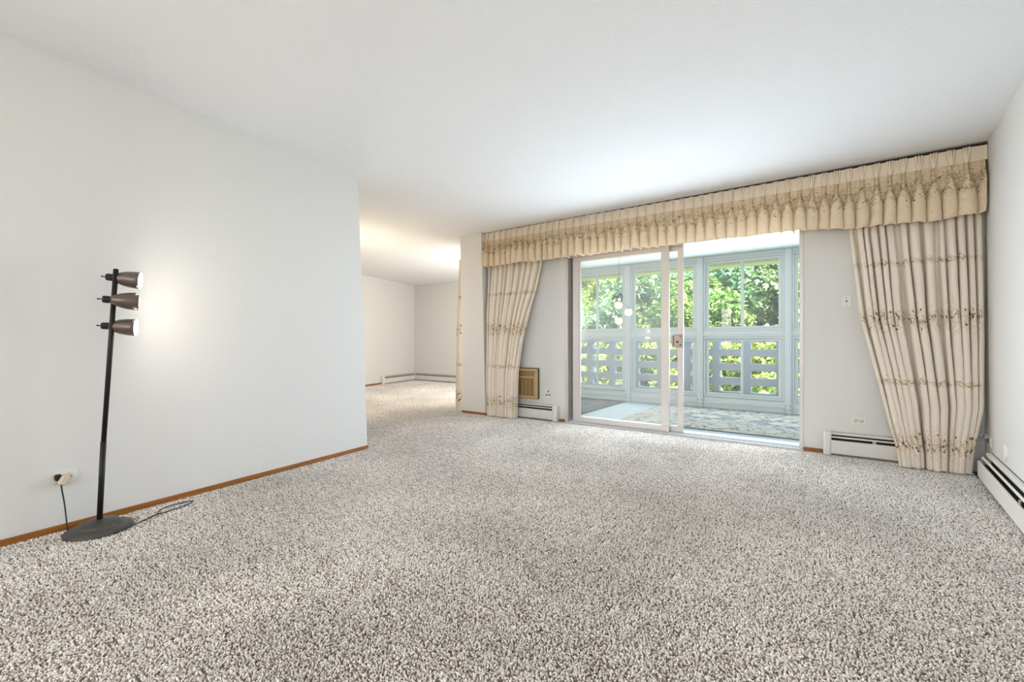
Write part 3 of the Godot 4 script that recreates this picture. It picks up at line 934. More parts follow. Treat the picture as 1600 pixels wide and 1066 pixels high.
func heater(label: String, at: Transform3D, len_: float, cap0: bool, cap1: bool, joints: Array, group := "baseboard heaters") -> void:
	# x along the wall from 0 to len_, z out of the wall
	var t := thing("baseboard_heater", label, "heater", at, group)
	var hw: Material = mats.heater_white
	var a := 0.055 if cap0 else 0.0
	var b := len_ - (0.055 if cap1 else 0.0)
	var st := begin()
	box(st, Vector3(a, 0.015, 0.0), Vector3(b, 0.205, 0.006), 0.001)
	part("back_plate", done(st), mats.heater_dark, t)
	st = begin()
	quad(st, Vector3(a, 0.205, 0.0), Vector3(a, 0.198, 0.030), Vector3(b, 0.198, 0.030), Vector3(b, 0.205, 0.0))
	box(st, Vector3(a, 0.196, 0.006), Vector3(b, 0.204, 0.030), 0.002)
	box(st, Vector3(a, 0.184, 0.028), Vector3(b, 0.201, 0.033), 0.001)
	part("top_hood", done(st), hw, t)
	st = begin()
	var tilt := Transform3D(Basis(Vector3.RIGHT, 0.9), Vector3(0, 0.166, 0.050))
	box(st, Vector3(a, -0.0015, -0.007), Vector3(b, 0.0015, 0.007), 0.0005, tilt)
	part("damper_blade", done(st), hw, t)
	st = begin()
	box(st, Vector3(a, 0.026, 0.070), Vector3(b, 0.138, 0.074), 0.0015)
	box(st, Vector3(a, 0.136, 0.064), Vector3(b, 0.141, 0.074), 0.0015)
	part("front_panel", done(st), hw, t)
	st = begin()
	box(st, Vector3(a, 0.06, 0.010), Vector3(b, 0.115, 0.062), 0.002)
	part("heating_element", done(st), mats.heater_dark, t)
	for j: float in joints:
		st = begin()
		box(st, Vector3(j - 0.012, 0.140, 0.058), Vector3(j + 0.012, 0.162, 0.066), 0.001)
		part("damper_clip", done(st), mats.screw_metal, t)
	for c: Array in [[cap0, 0.0, 0.058], [cap1, len_ - 0.058, len_]]:
		if c[0]:
			st = begin()
			box(st, Vector3(c[1], 0.0, 0.0), Vector3(c[2], 0.209, 0.079), 0.012)
			part("end_cap", done(st), hw, t)

func build_heaters() -> void:
	heater("white baseboard heater on the right wall, running out of the picture at the right edge", RW * Transform3D(Basis(), Vector3(0.20, 0, 0.001)), 6.0, false, false, [0.06, 1.12])
	heater("white baseboard heater under the wall between sliding door and right curtain", BW * Transform3D(Basis(), Vector3(1.322, 0, 0.001)), 0.85, true, false, [0.35])
	heater("white baseboard heater below the air conditioner, beside the left curtain", BW * Transform3D(Basis(), Vector3(-2.40, 0, 0.001)), 1.0, false, true, [])
	heater("short white baseboard heater in the dining room on the far left wall", DL * Transform3D(Basis(), Vector3(-1.40, 0, 0.001)), 1.38, true, false, [])
	heater("white baseboard heater on the far end wall of the dining room", BW * Transform3D(Basis(), Vector3(-7.52, 0, -3.179)), 4.0, false, false, [])

# cloth folds: phase tables with uneven widths, from s = 0 to 1
func fold_table(n: int, rng: RandomNumberGenerator, uneven := 0.68) -> Array:
	var out := [Vector2(0, 0)]
	var x := 0.0
	for k in n * 2:
		x += 1.0 + rng.randf_range(-uneven, uneven)
		out.append(Vector2(x, k + 1))
	for k in out.size(): out[k] = Vector2(out[k].x / x, out[k].y)
	return out

func curtain(called: String, label: String, at: Transform3D, left: Array, right: Array, ytop: float, ybot: float, depth: Array, folds: int, seed_: int, cloth_w: float, fan := 0.0) -> void:
	var rng := RandomNumberGenerator.new()
	rng.seed = seed_
	var ft := fold_table(folds, rng)
	var amp := []
	for k in folds * 2 + 2: amp.append(rng.randf_range(0.5, 1.15))
	var nz := FastNoiseLite.new()
	nz.seed = seed_
	nz.frequency = 1.0
	var f := func(s: float, t: float) -> Vector3:
		var y := lerpf(ytop, ybot, t)
		var s2 := clampf(s + 0.022 * nz.get_noise_2d(s * 3.0, t * 1.3) * sin(PI * s), 0, 1)
		var ph := along(ft, s2)
		var k := int(ph)
		var am: float = lerpf(amp[k], amp[k + 1], ph - k)
		var a := along([Vector2(0, 0.024), Vector2(0.18, 0.032), Vector2(0.4, 0.050), Vector2(1, 0.056)], t) * am
		var c := cos(ph * PI)
		c = tanh(2.2 * (c + 0.15)) + 0.12 * c     # full ridges between steep-sided valleys
		var x := lerpf(along(left, y), along(right, y), s)
		var z := along(depth, y) + a * c + 0.010 * nz.get_noise_2d(s * 5.0 + 9.0, t * 2.0)
		x += 0.011 * sin(ph * PI) * (0.5 + t) * am
		var yy := y
		if t > 0.999: yy += 0.006 * nz.get_noise_1d(s * 14.0) + 0.004
		return Vector3(x, yy, z)
	var g := func(s: float, t: float) -> Vector2: return Vector2(s * cloth_w, 1.0 - lerpf(ytop, ybot, t) / 2.1)
	var st := sheet(folds * 18, 60, f, g)
	var o := thing(called, label, "curtain", at)
	part("drape", st, mats.curtain_cloth, o)
	# hem: a doubled edge at the foot
	var hf := func(s: float, t: float) -> Vector3:
		var p: Vector3 = f.call(s, 1.0 - 0.035 * (1.0 - t))
		return p + Vector3(0, 0, 0.003)
	part("hem", sheet(folds * 18, 3, hf, func(s: float, t: float) -> Vector2: return Vector2(s * cloth_w, 0.96 + 0.03 * t)), mats.curtain_cloth, o)

func build_curtains() -> void:
	curtain("curtain", "long cream curtain with embroidered bands hanging in the right corner of the room", BW,
		[Vector2(0, 1.815), Vector2(0.14, 1.802), Vector2(0.344, 1.752), Vector2(0.655, 1.69), Vector2(1.19, 1.575), Vector2(1.93, 1.503), Vector2(2.4, 1.49)],
		[Vector2(0, 2.225), Vector2(0.25, 2.25), Vector2(0.5, 2.292), Vector2(1.0, 2.30), Vector2(2.4, 2.30)],
		2.34, 0.012, [Vector2(0, 0.160), Vector2(0.4, 0.155), Vector2(1.2, 0.112), Vector2(1.95, 0.062), Vector2(2.4, 0.045)], 13, 41, 1.7)
	curtain("curtain", "long cream curtain with embroidered bands beside the wall pier, left of the sliding door", BW,
		[Vector2(0, -2.385), Vector2(0.43, -2.41), Vector2(1.0, -2.425), Vector2(2.02, -2.465), Vector2(2.4, -2.47)],
		[Vector2(0, -1.93), Vector2(0.62, -1.918), Vector2(1.04, -1.856), Vector2(1.45, -1.74), Vector2(1.69, -1.66), Vector2(1.97, -1.60), Vector2(2.4, -1.56)],
		2.36, 0.012, [Vector2(0, 0.160), Vector2(0.4, 0.155), Vector2(1.2, 0.112), Vector2(1.95, 0.062), Vector2(2.4, 0.045)], 11, 42, 1.7)
	# dining room curtain on the far side of the pier
	var side := BW * Transform3D(Basis(Vector3.UP, PI / 2 * 3.0), Vector3(-2.85, 0, 0))
	# in that frame x runs along +z of the back wall frame and z points to -x (into the dining room)
	curtain("curtain", "narrow strip of cream curtain in the dining room showing left of the wall pier", side,
		[Vector2(0, -0.62), Vector2(2.2, -0.70)], [Vector2(0, 0.13), Vector2(0.6, 0.14), Vector2(2.2, 0.14)],
		2.19, 0.012, [Vector2(0, 0.115), Vector2(1.0, 0.10), Vector2(2.2, 0.08)], 9, 43, 1.5)
	var rod := thing("curtain_rod", "slim rod end above the narrow dining room curtain", "curtain rod", side)
	var st := begin(true)
	tube(st, [Vector3(-2.4, 2.21, 0.06), Vector3(0.12, 2.21, 0.06)], 0.009, 8)
	part("rod", done(st), mats.track_brown, rod)
	st = begin(true)
	tube(st, [Vector3(0.06, 2.21, 0.0), Vector3(0.06, 2.21, 0.06)], 0.006, 6)
	part("bracket", done(st), mats.track_brown, rod)
	st = begin(true)
	tube(st, [Vector3(-2.2, 2.21, 0.0), Vector3(-2.2, 2.21, 0.06)], 0.006, 6)
	part("bracket", done(st), mats.track_brown, rod)
	st = begin(true)
	lathe(st, [Vector2(0, 0.03), Vector2(0.012, 0.022), Vector2(0.014, 0.012), Vector2(0.008, 0.0)], 10, aimed(Vector3(0.12, 2.21, 0.06), Vector3(1, 0, 0)))
	part("finial", done(st), mats.track_brown, rod)
	build_valance()

func build_valance() -> void:
	var us := [-2.509, -2.445, -2.345, -2.246, -2.15, -2.067, -1.973, -1.882, -1.792, -1.704, -1.606, -1.511, -1.428, -1.336, -1.236, -1.138, -1.042, -0.939, -0.847, -0.749, -0.652, -0.558, -0.465, -0.358, -0.262, -0.161, -0.069, 0.028, 0.13, 0.222, 0.312, 0.405, 0.499, 0.591, 0.68, 0.767, 0.863, 0.961, 1.057, 1.15, 1.24, 1.329, 1.415, 1.498, 1.588, 1.684, 1.765, 1.848, 1.94, 2.026, 2.12, 2.211, 2.305]
	us[0] = -2.50
	var top := [Vector2(-2.6, 2.497), Vector2(-1.0, 2.492), Vector2(0.3, 2.481), Vector2(2.4, 2.476)]
	var bot := [Vector2(-2.6, 2.03), Vector2(-1.1, 2.024), Vector2(0.34, 2.012), Vector2(1.15, 1.995), Vector2(1.5, 1.965), Vector2(2.0, 1.945), Vector2(2.15, 1.955), Vector2(2.3, 1.97)]
	var z0 := 0.125
	var v := thing("valance", "long pinch-pleated tan valance with embroidered flowers above the sliding door", "valance", BW)
	var rng := RandomNumberGenerator.new()
	rng.seed = 9
	var st := begin()
	box(st, Vector3(-2.515, 2.494, 0.03), Vector3(2.325, CEIL - 0.001, 0.108), 0.002)
	box(st, Vector3(-2.515, 2.40, 0.0), Vector3(-2.505, CEIL - 0.001, 0.11), 0.001)
	box(st, Vector3(2.315, 2.40, 0.0), Vector3(2.325, CEIL - 0.001, 0.11), 0.001)
	part("track", done(st), mats.track_brown, v)
	var x0 := -2.51
	var x1 := 2.322
	var hh := 0.112
	part("header", sheet(220, 4, func(s: float, t: float) -> Vector3:
		var x := lerpf(x0, x1, s)
		return Vector3(x, along(top, x) - t * hh, z0 + 0.004 * sin(x * 40.0) + 0.004 * t), func(s: float, t: float) -> Vector2: return Vector2(s * 4, t * 0.1)), mats.header_cloth, v)
	# skirt
	var amp := []
	var wid := []
	for k in us.size() + 1:
		amp.append(rng.randf_range(0.8, 1.2))
		wid.append(rng.randf_range(0.8, 1.25))
	var nz := FastNoiseLite.new()
	nz.seed = 3
	nz.frequency = 1.0
	var per := 20
	var cells := (us.size() - 1) * per
	var f := func(s: float, t: float) -> Vector3:
		var q := s * (us.size() - 1)
		var k := mini(int(q), us.size() - 2)
		var p := q - k
		var x := lerpf(us[k], us[k + 1], p)
		var near: int = k if p < 0.5 else k + 1
		var d := (p if p < 0.5 else p - 1.0) / 0.5     # -1 .. 1 round the nearest pleat
		var w := lerpf(0.17, 0.60 * wid[near], smoothstep(0.0, 0.65, t))
		var bell := cos(clampf(d / w, -1, 1) * PI * 0.5)
		bell = pow(maxf(bell, 0.0), 0.5)
		var grow := smoothstep(0.0, 0.5, t)
		var z: float = z0 + 0.004 + ((0.020 + 0.042 * grow) * bell - 0.016 * grow * (1.0 - bell)) * amp[near]
		# two creases run down from the pinch
		z -= 0.010 * exp(-pow((absf(d) - 0.18 - 0.35 * t) * 9.0, 2.0)) * (1.0 - smoothstep(0.15, 0.55, t))
		x += 0.020 * sin(d * PI) * smoothstep(0.1, 0.7, t) * amp[near]
		x += 0.010 * nz.get_noise_2d(x * 6.0, t * 2.0) * t
		z += 0.008 * nz.get_noise_2d(x * 9.0 + 5.0, t * 3.0) * t
		var yt := along(top, x) - hh + 0.004
		var yb := along(bot, x) + 0.010 * nz.get_noise_1d(x * 5.0) - 0.011 * absf(sin(q * PI * 1.13)) + 0.006
		return Vector3(x, lerpf(yt, yb, t), z)
	part("skirt", sheet(cells, 26, f, func(s: float, t: float) -> Vector2: return Vector2(s * 9.6, 0.06 + t * 0.94)), mats.valance_cloth, v)
	# the three fingers of each pinch pleat
	var variants := []
	for k in 4:
		st = begin(true)
		for e in 3:
			var dx: float = (e - 1) * rng.randf_range(0.014, 0.019)
			tube(st, smooth_path([Vector3(dx, hh + 0.001, 0.010), Vector3(dx * 0.8, hh * 0.6, 0.020 - absf(e - 1) * 0.004), Vector3(dx * 0.3, 0.012, 0.023), Vector3(dx * 0.1, -0.004, 0.020)], 4), 0.0068, 8, 0.0066)
		variants.append(done(st).commit())
	for k in us.size():
		if k == us.size() - 1: continue
		part("pleat", variants[k % 4], mats.header_cloth, v, Transform3D(Basis(Vector3.UP, rng.randf_range(-0.2, 0.2)), Vector3(us[k], along(top, us[k]) - hh, z0)))

func build_floor_lamp() -> void:
	# base on the carpet by the left wall; axes as in the room
	var base := LW * Vector3(0.318, 0, 0.165)
	var t := thing("floor_lamp", "dark bronze floor lamp with three bullet shades leaning beside the left wall", "floor lamp", Transform3D(Basis(), base))
	var st := begin(true)
	lathe(st, [Vector2(0, 0.064), Vector2(0.02, 0.064), Vector2(0.028, 0.062), Vector2(0.060, 0.058), Vector2(0.082, 0.049), Vector2(0.092, 0.038), Vector2(0.0945, 0.031), Vector2(0.099, 0.0295), Vector2(0.118, 0.029), Vector2(0.132, 0.024), Vector2(0.140, 0.014), Vector2(0.142, 0.004), Vector2(0.139, 0.0), Vector2(0, 0.0)], 44)
	part("base", done(st), mats.lamp_base, t)
	var p0 := Vector3(0.0, 0.04, 0)
	var p1 := Vector3(0.022, 0.47, 0.0)
	var p2 := Vector3(0.088, 1.385, 0.0)
	st = begin(true)
	tube(st, [p0, p1 + Vector3(0, 0.003, 0)], 0.0125, 14)
	tube(st, [p1 - Vector3(0, 0.004, 0), p2], 0.0112, 14)
	lathe(st, [Vector2(0.0112, 0), Vector2(0.0112, 0.004), Vector2(0.004, 0.007), Vector2(0, 0.0075)], 14, aimed(p2 - Vector3(0, 0.002, 0), p2 - p1))
	part("pole", done(st), mats.lamp_pole, t)
	var shades := [   # height, axis, offset of the tail from the pole
		[1.337, Vector3(0.887, -0.085, -0.461), Vector3(-0.047, 0.010, 0.002), 0.142, 0.046],
		[1.220, Vector3(0.72, -0.035, -0.69), Vector3(-0.012, 0.004, 0.053), 0.142, 0.0475],
		[1.080, Vector3(0.887, -0.055, -0.461), Vector3(-0.050, 0.008, 0.005), 0.142, 0.046]]
	for s: Array in shades:
		var on := p1.lerp(p2, (s[0] - p1.y) / (p2.y - p1.y))
		var ax := (s[1] as Vector3).normalized()
		var xf := aimed(on + s[2], ax)
		var L: float = s[3]
		var R: float = s[4]
		st = begin(true)
		lathe(st, [Vector2(0, 0), Vector2(0.012, 0.001), Vector2(0.0155, 0.006), Vector2(0.0165, 0.03), Vector2(0.018, L * 0.20), Vector2(0.022, L * 0.27), Vector2(0.030, L * 0.37), Vector2(0.0385, L * 0.52), Vector2(R * 0.95, L * 0.72), Vector2(R, L * 0.9), Vector2(R, L), Vector2(R - 0.0015, L + 0.001)], 32, xf)
		var sh := part("lamp_shade", done(st), mats.lamp_shade, t)
		st = begin(true)
		lathe(st, [Vector2(R - 0.0015, L + 0.001), Vector2(R - 0.003, L * 0.9), Vector2(R * 0.95 - 0.003, L * 0.72), Vector2(0.0355, L * 0.52), Vector2(0.027, L * 0.37), Vector2(0.018, L * 0.28), Vector2(0, L * 0.27)], 32, xf)
		part("shade_lining", done(st), mats.shade_inside, sh)
		st = begin(true)
		lathe(st, [Vector2(0.0155, 0), Vector2(0.0185, 0.006), Vector2(0.0185, 0.028), Vector2(0.0165, 0.034)], 20, xf)
		part("socket_cap", done(st), mats.slot_dark, sh)
		st = begin(true)
		tube(st, [xf * Vector3(0, 0, 0), xf * Vector3(0, -0.016, 0)], 0.0028, 8)
		lathe(st, [Vector2(0, -0.020), Vector2(0.004, -0.019), Vector2(0.0042, -0.013), Vector2(0, -0.012)], 8, xf)
		part("switch", done(st), mats.lamp_pole, sh)
		st = begin(true)
		var mid := xf * Vector3(0, L * 0.30, 0)
		tube(st, [on, mid], 0.006, 8)
		part("swivel", done(st), mats.screw_metal, t)
		st = begin(true)
		var bl := [Vector2(0, L * 0.42)]
		for k in 9:
			var a := -PI * 0.42 + k * PI * 0.92 / 8.0
			bl.append(Vector2(cos(a) * 0.034, L * 0.92 + sin(a) * 0.022))
		bl.append(Vector2(0, L * 0.92 + 0.022))
		lathe(st, bl, 16, xf)
		part("bulb", done(st), mats.bulb_glow, t)
		var o := OmniLight3D.new()
		o.name = "bulb_light"
		t.add_child(o, true)
		o.position = xf * Vector3(0, L * 0.99, 0)
		o.light_energy = 0.02
		o.light_color = Color(1.0, 0.97, 0.935)
		o.light_size = 0.022
		o.omni_range = 12.0
		o.omni_attenuation = 2.0
		o.shadow_enabled = true
	# cord: from the plug down to the base, then on from the base in a loop
	var inv := Transform3D(Basis(), base).affine_inverse()
	var W := func(x: float, y: float, z: float) -> Vector3: return inv * (LW * Vector3(x, y, z))
	st = begin(true)
	tube(st, smooth_path([W.call(0.204, 0.262, 0.045), W.call(0.206, 0.235, 0.043), W.call(0.214, 0.16, 0.05), W.call(0.216, 0.08, 0.07), W.call(0.212, 0.02, 0.10), W.call(0.196, 0.0145, 0.125), W.call(0.186, 0.0145, 0.15), W.call(0.192, 0.0145, 0.165), W.call(0.22, 0.0145, 0.20), W.call(0.26, 0.0145, 0.29)]), 0.0032, 7)
	tube(st, smooth_path([W.call(0.33, 0.0145, 0.31), W.call(0.40, 0.0145, 0.285), W.call(0.50, 0.0145, 0.235), W.call(0.555, 0.0145, 0.205), W.call(0.60, 0.0145, 0.14), W.call(0.66, 0.0145, 0.115), W.call(0.745, 0.0145, 0.125), W.call(0.765, 0.0145, 0.15), W.call(0.72, 0.0145, 0.185), W.call(0.62, 0.0145, 0.205), W.call(0.54, 0.0165, 0.215), W.call(0.48, 0.0145, 0.25)]), 0.0032, 7)
	part("cord", done(st), mats.cord_brown, t)
	st = begin()
	box(st, Vector3(-0.022, -0.016, 0.008), Vector3(0.004, 0.016, 0.036), 0.005, inv * LW * Transform3D(Basis(), Vector3(0.207, 0.292, 0)))
	part("plug", done(st), mats.slot_dark, t)
	st = begin()
	box(st, Vector3(-0.013, -0.034, 0.014), Vector3(0.024, 0.020, 0.052), 0.008, inv * LW * Transform3D(Basis(Vector3(0, 0, 1), -0.5), Vector3(0.214, 0.286, 0)))
	part("plug", done(st), mats.plug_cream, t, Transform3D(), "cream plug body")

func build_air_conditioner() -> void:
	var t := thing("wall_air_conditioner", "beige through-wall air conditioner half hidden behind the left curtain", "air conditioner", BW * Transform3D(Basis(), Vector3(-2.30, 0.262, 0)))
	var w := 0.612
	var h := 0.402
	var st := begin()
	box(st, Vector3(0, 0, 0), Vector3(w, h, 0.028), 0.004)
	part("sleeve", done(st), mats.ac_dark, t)
	st = begin()
	bar_frame(st, 0.0, 0.006, w - 0.004, h - 0.008, 0.045, 0.035, 0.02, 0.055, 0.006)
	box(st, Vector3(0.045, 0.268, 0.022), Vector3(w - 0.049, 0.292, 0.052), 0.004)
	box(st, Vector3(0.30, 0.292, 0.024), Vector3(0.316, h - 0.043, 0.048), 0.003)
	part("front_frame", done(st), mats.ac_beige, t)
	for k in 7:
		st = begin()
		box(st, Vector3(0.046, -0.0015, -0.008), Vector3(w - 0.05, 0.0015, 0.008), 0.0005, Transform3D(Basis(Vector3.RIGHT, 0.5), Vector3(0, 0.301 + k * 0.0085, 0.036)))
		part("louver", done(st), mats.ac_beige, t)
	st = begin()
	box(st, Vector3(0.046, 0.042, 0.026), Vector3(w - 0.05, 0.268, 0.036), 0.002)
	part("intake_panel", done(st), mats.ac_panel, t)
	for k in 26:
		st = begin()
		box(st, Vector3(0.056 + k * 0.0195, 0.046, 0.036), Vector3(0.064 + k * 0.0195, 0.264, 0.041), 0.001)
		part("slat", done(st), mats.ac_beige if k % 3 == 1 else mats.ac_panel, t)

func plate(st: SurfaceTool, w: float, h: float) -> void:
	box(st, Vector3(-w / 2, -h / 2, 0), Vector3(w / 2, h / 2, 0.006), 0.003)

func build_small_fittings() -> void:
	# left wall: a horizontal outlet
	var t := thing("wall_outlet", "white horizontal wall outlet with the lamp's plug in it, left wall", "outlet", LW * Transform3D(Basis(), Vector3(0.224, 0.289, 0)))
	var st := begin()
	plate(st, 0.114, 0.070)
	part("cover_plate", done(st), mats.plate_white, t)
	for s: float in [-0.02, 0.02]:
		st = begin(true)
		lathe(st, [Vector2(0, 0.0085), Vector2(0.0155, 0.0085), Vector2(0.017, 0.006)], 20, aimed(Vector3(s, 0, 0), Vector3(0, 0, 1)))
		var r := part("receptacle", done(st), mats.socket_ivory, t)
		st = begin()
		for q: Array in [[-0.006, 0.004, 0.0025, 0.0012], [-0.006, -0.006, 0.0025, 0.0012], [0.006, -0.001, 0.0025, 0.0025]]:
			box(st, Vector3(s + q[0] - q[2], q[1] - q[3], 0.008), Vector3(s + q[0] + q[2], q[1] + q[3], 0.0092), 0)
		part("slots", done(st), mats.slot_dark, r)
	# back wall: plate with three round holes
	t = thing("wall_plate", "small ivory wall plate with three round holes between air conditioner and sliding door", "wall plate", BW * Transform3D(Basis(), Vector3(-1.552, 0.346, 0)))
	st = begin()
	plate(st, 0.086, 0.116)
	part("cover_plate", done(st), mats.plate_white, t)
	for q: Array in [[0.0, 0.026], [-0.019, -0.018], [0.019, -0.018]]:
		st = begin(true)
		lathe(st, [Vector2(0, 0.0085), Vector2(0.010, 0.0085), Vector2(0.0125, 0.006)], 16, aimed(Vector3(q[0], q[1], 0), Vector3(0, 0, 1)))
		part("hole_plug", done(st), mats.slot_tan, t)
	# back wall right: light switch and outlet
	t = thing("light_switch", "white light switch plate on the wall left of the right curtain", "light switch", BW * Transform3D(Basis(), Vector3(1.487, 1.355, 0)))
	st = begin()
	plate(st, 0.066, 0.100)
	part("cover_plate", done(st), mats.plate_white, t)
	st = begin()
	box(st, Vector3(-0.005, -0.002, 0.005), Vector3(0.005, 0.014, 0.017), 0.002)
	part("toggle", done(st), mats.slot_tan, t)
	st = begin(true)
	for y: float in [0.032, -0.032]:
		lathe(st, [Vector2(0, 0.0085), Vector2(0.003, 0.008), Vector2(0.0035, 0.006)], 8, aimed(Vector3(0, y, 0), Vector3(0, 0, 1)))
	part("screw", done(st), mats.slot_tan, t)
	t = thing("wall_outlet", "white horizontal wall outlet above the heater beside the right curtain", "outlet", BW * Transform3D(Basis(), Vector3(1.570, 0.320, 0)))
	st = begin()
	plate(st, 0.118, 0.058)
	part("cover_plate", done(st), mats.plate_white, t)
	for s: float in [-0.02, 0.02]:
		st = begin(true)
		lathe(st, [Vector2(0, 0.0085), Vector2(0.0145, 0.0085), Vector2(0.016, 0.006)], 20, aimed(Vector3(s, 0, 0), Vector3(0, 0, 1)))
		part("receptacle", done(st), mats.socket_ivory, t)
	# right wall: bracket, jack plate, round cover
	t = thing("cable_bracket", "tiny white bracket sticking out low beside the right curtain", "bracket", RW * Transform3D(Basis(), Vector3(-0.035, 0.290, 0)))
	st = begin()
	box(st, Vector3(-0.020, -0.018, 0), Vector3(0.040, 0.018, 0.012), 0.004)
	box(st, Vector3(-0.020, -0.012, 0.01), Vector3(-0.004, 0.012, 0.052), 0.004)
	part("body", done(st), mats.plate_white, t)
	st = begin(true)
	lathe(st, [Vector2(0, 0.016), Vector2(0.006, 0.015), Vector2(0.007, 0.011)], 10, aimed(Vector3(0.018, -0.002, 0), Vector3(0, 0, 1)))
	part("screw", done(st), mats.slot_dark, t)
	t = thing("jack_plate", "white horizontal jack plate with a dark socket low on the right wall", "wall plate", RW * Transform3D(Basis(), Vector3(0.115, 0.272, 0)))
	st = begin()
	plate(st, 0.116, 0.072)
	part("cover_plate", done(st), mats.plate_white, t)
	st = begin()
	box(st, Vector3(-0.046, -0.014, 0.005), Vector3(-0.016, 0.016, 0.009), 0.002)
	part("socket", done(st), mats.slot_dark, t)
	t = thing("round_cover", "round white blank cover low on the right wall above the heater", "wall plate", RW * Transform3D(Basis(), Vector3(0.585, 0.281, 0)))
	st = begin(true)
	lathe(st, [Vector2(0, 0.012), Vector2(0.045, 0.011), Vector2(0.056, 0.008), Vector2(0.060, 0.0)], 32, aimed(Vector3.ZERO, Vector3(0, 0, 1)))
	part("disc", done(st), mats.plate_white, t)

func rug_image(kind: int) -> ImageTexture:
	var w := 512
	var h := 512
	var im := Image.create(w, h, false, Image.FORMAT_RGB8)
	var rng := RandomNumberGenerator.new()
	rng.seed = 60 + kind
	if kind == 0:      # scrolls and leaves in grey on cream, brownish border
		im.fill(Color(0.80, 0.79, 0.75))
		for k in 1000:
			var x := rng.randf() * w
			var y := rng.randf() * h
			var edge := y > h * 0.86 or x < w * 0.1 or x > w * 0.9 or y < h * 0.08
			var c := Color(0.42, 0.35, 0.29) if edge else Color(0.47, 0.50, 0.54)
			var a := rng.randf() * TAU
			var bend := rng.randf_range(-0.5, 0.5)
			for q in 12:
				stamp(im, x, y, 4.0 - q * 0.22, 1.7, a, c, 0.4)
				x += cos(a) * 2.2
				y += sin(a) * 2.2
				a += bend * 0.5
		for m: Array in [[0.34, 0.45], [0.72, 0.5]]:
			for k in 14:
				var a := TAU * k / 14.0
				stamp(im, w * m[0] + cos(a) * 62, h * m[1] + sin(a) * 56, 32, 9, a, Color(0.50, 0.54, 0.59), 0.7)
				stamp(im, w * m[0] + cos(a) * 28, h * m[1] + sin(a) * 26, 16, 5, a, Color(0.84, 0.83, 0.80), 0.8)
	else:              # brown border with pale stripes round a blue-grey field
		im.fill(Color(0.36, 0.33, 0.32))
		for r: Array in [[30, Color(0.55, 0.53, 0.51)], [38, Color(0.42, 0.38, 0.36)], [84, Color(0.62, 0.60, 0.58)], [94, Color(0.45, 0.41, 0.38)], [122, Color(0.60, 0.60, 0.60)], [130, Color(0.40, 0.45, 0.50)]]:
			im.fill_rect(Rect2i(r[0], r[0], w - 2 * r[0], h - 2 * r[0]), r[1])
		for k in 900:
			stamp(im, rng.randf() * w, rng.randf() * h, rng.randf_range(2, 6), 2, rng.randf() * PI, Color(0.52, 0.50, 0.48), 0.3)
	return ImageTexture.create_from_image(im)

func rug(label: String, x0: float, x1: float, z0: float, z1: float, kind: int) -> void:
	var t := thing("area_rug", label, "rug", BW * Transform3D(Basis(), Vector3(x0, -0.02, z0)))
	var m := mat("rug_%d" % kind, Color.WHITE, 0.95, 0.0, 0.2)
	m.albedo_texture = rug_image(kind)
	m.albedo_color = Color(0.84, 0.84, 0.84)
	var st := begin()
	var w := x1 - x0
	var d := z1 - z0
	var y := 0.012
	var c := [Vector3(0, y, 0), Vector3(0, y, d), Vector3(w, y, d), Vector3(w, y, 0)]
	for k: int in [0, 2, 1, 0, 3, 2]:
		st.set_uv(Vector2(c[k].x / w, c[k].z / d))
		st.add_vertex(c[k])
	part("pile", done(st), m, t)
	st = begin()
	box(st, Vector3(-0.012, 0.0005, -0.012), Vector3(w + 0.012, 0.0115, d + 0.012), 0.004)
	part("binding", done(st), mat("rug_edge_%d" % kind, [Color(0.50, 0.51, 0.53), Color(0.22, 0.21, 0.21)][kind], 0.9), t)

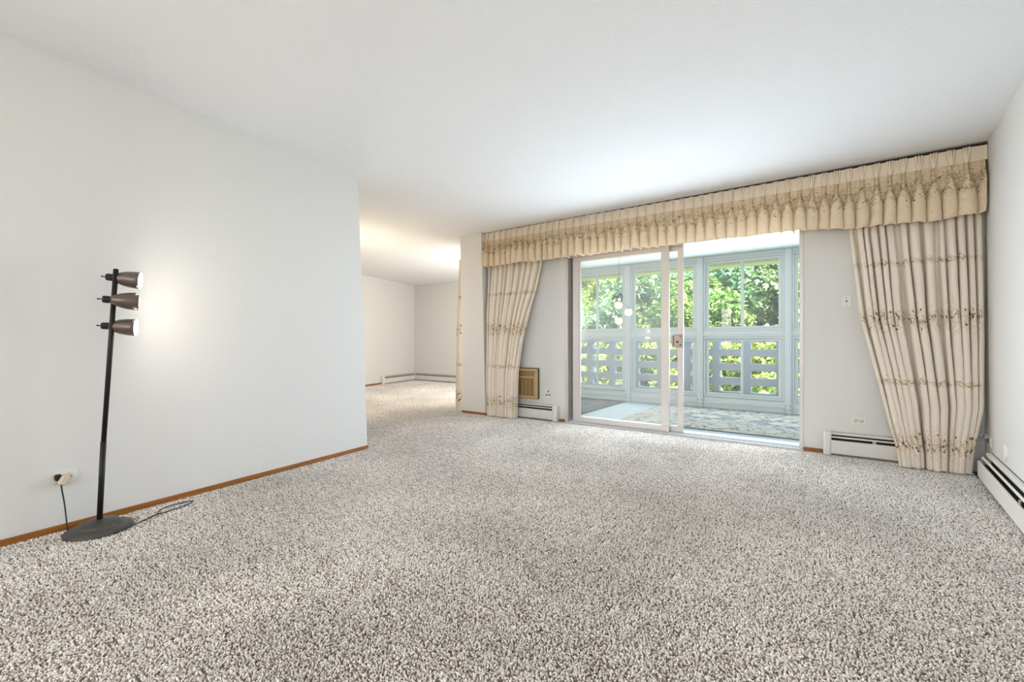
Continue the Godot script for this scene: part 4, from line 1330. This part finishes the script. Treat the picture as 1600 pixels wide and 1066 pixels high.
func build_porch_things() -> void:
	rug("cream rug with grey scroll pattern on the porch floor beyond the open doorway", -0.85, 1.62, -2.38, -0.62, 0)
	rug("dark bordered blue-grey rug on the porch floor behind the closed glass panel", -2.68, -1.47, -2.42, -0.60, 1)
	# stands in for a chandelier reflected in the door glass; no lamp hangs here
	var t := thing("pendant_globe", "reflection of a lamp in the glass door, modelled as three hanging pale pink globes", "pendant lamp", BW * Transform3D(Basis(), Vector3(-0.97, 0, -0.90)))
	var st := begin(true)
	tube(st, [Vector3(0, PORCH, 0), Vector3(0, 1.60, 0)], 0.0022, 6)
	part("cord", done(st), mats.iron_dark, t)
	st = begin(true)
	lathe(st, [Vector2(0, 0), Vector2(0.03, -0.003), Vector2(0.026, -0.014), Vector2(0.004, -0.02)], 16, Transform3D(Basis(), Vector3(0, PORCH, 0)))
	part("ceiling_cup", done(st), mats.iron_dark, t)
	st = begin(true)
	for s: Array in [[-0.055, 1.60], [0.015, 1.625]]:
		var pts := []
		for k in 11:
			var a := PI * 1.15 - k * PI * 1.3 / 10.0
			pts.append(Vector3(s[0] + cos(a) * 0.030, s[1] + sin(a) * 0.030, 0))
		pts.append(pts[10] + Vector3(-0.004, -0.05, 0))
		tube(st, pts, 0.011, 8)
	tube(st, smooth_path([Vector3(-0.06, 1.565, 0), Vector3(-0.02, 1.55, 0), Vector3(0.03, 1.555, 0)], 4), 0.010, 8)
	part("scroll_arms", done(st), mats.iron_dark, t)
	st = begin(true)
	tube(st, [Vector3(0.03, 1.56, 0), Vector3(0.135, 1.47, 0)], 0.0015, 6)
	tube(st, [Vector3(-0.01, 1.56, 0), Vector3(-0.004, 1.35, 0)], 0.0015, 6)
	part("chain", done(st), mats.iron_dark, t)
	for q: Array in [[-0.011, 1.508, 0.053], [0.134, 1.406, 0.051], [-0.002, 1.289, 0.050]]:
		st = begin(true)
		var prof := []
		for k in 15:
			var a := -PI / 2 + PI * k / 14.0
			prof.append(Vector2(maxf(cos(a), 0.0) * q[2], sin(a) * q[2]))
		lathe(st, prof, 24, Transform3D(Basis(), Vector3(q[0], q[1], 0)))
		var g := part("globe", done(st), mats.globe_reflection, t)
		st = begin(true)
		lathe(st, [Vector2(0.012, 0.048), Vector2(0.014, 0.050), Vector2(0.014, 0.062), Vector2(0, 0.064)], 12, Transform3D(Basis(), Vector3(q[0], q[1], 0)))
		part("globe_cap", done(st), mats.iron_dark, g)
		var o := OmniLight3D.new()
		o.name = "globe_added_light"
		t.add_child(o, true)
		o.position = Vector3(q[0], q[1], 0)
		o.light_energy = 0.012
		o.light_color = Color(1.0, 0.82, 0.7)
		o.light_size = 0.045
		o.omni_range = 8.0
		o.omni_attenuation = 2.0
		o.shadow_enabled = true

func build_dining_lamp() -> void:
	var at := Vector3(-2.36, 0, -6.15)
	var t := thing("pendant_globe", "dining room ceiling lamp hidden behind the end of the left wall", "pendant lamp", Transform3D(Basis(), at))
	var st := begin(true)
	tube(st, [Vector3(0, CEIL, 0), Vector3(0, 1.57, 0)], 0.006, 8)
	lathe(st, [Vector2(0, 0), Vector2(0.05, -0.004), Vector2(0.045, -0.02), Vector2(0.006, -0.03)], 20, Transform3D(Basis(), Vector3(0, CEIL, 0)))
	part("stem", done(st), mats.iron_dark, t)
	st = begin(true)
	var prof := []
	for k in 17:
		var a := -PI / 2 + PI * k / 16.0
		prof.append(Vector2(maxf(cos(a), 0.0) * 0.11, sin(a) * 0.11))
	lathe(st, prof, 28, Transform3D(Basis(), Vector3(0, 1.47, 0)))
	part("globe", done(st), mats.warm_glow, t)
	var o := OmniLight3D.new()
	o.name = "bulb_light"
	t.add_child(o, true)
	o.position = Vector3(0, 1.47, 0)
	o.light_energy = 0.42
	o.light_color = Color(1.0, 0.93, 0.81)
	o.light_size = 0.1
	o.omni_range = 14.0
	o.omni_attenuation = 2.0
	o.shadow_enabled = true
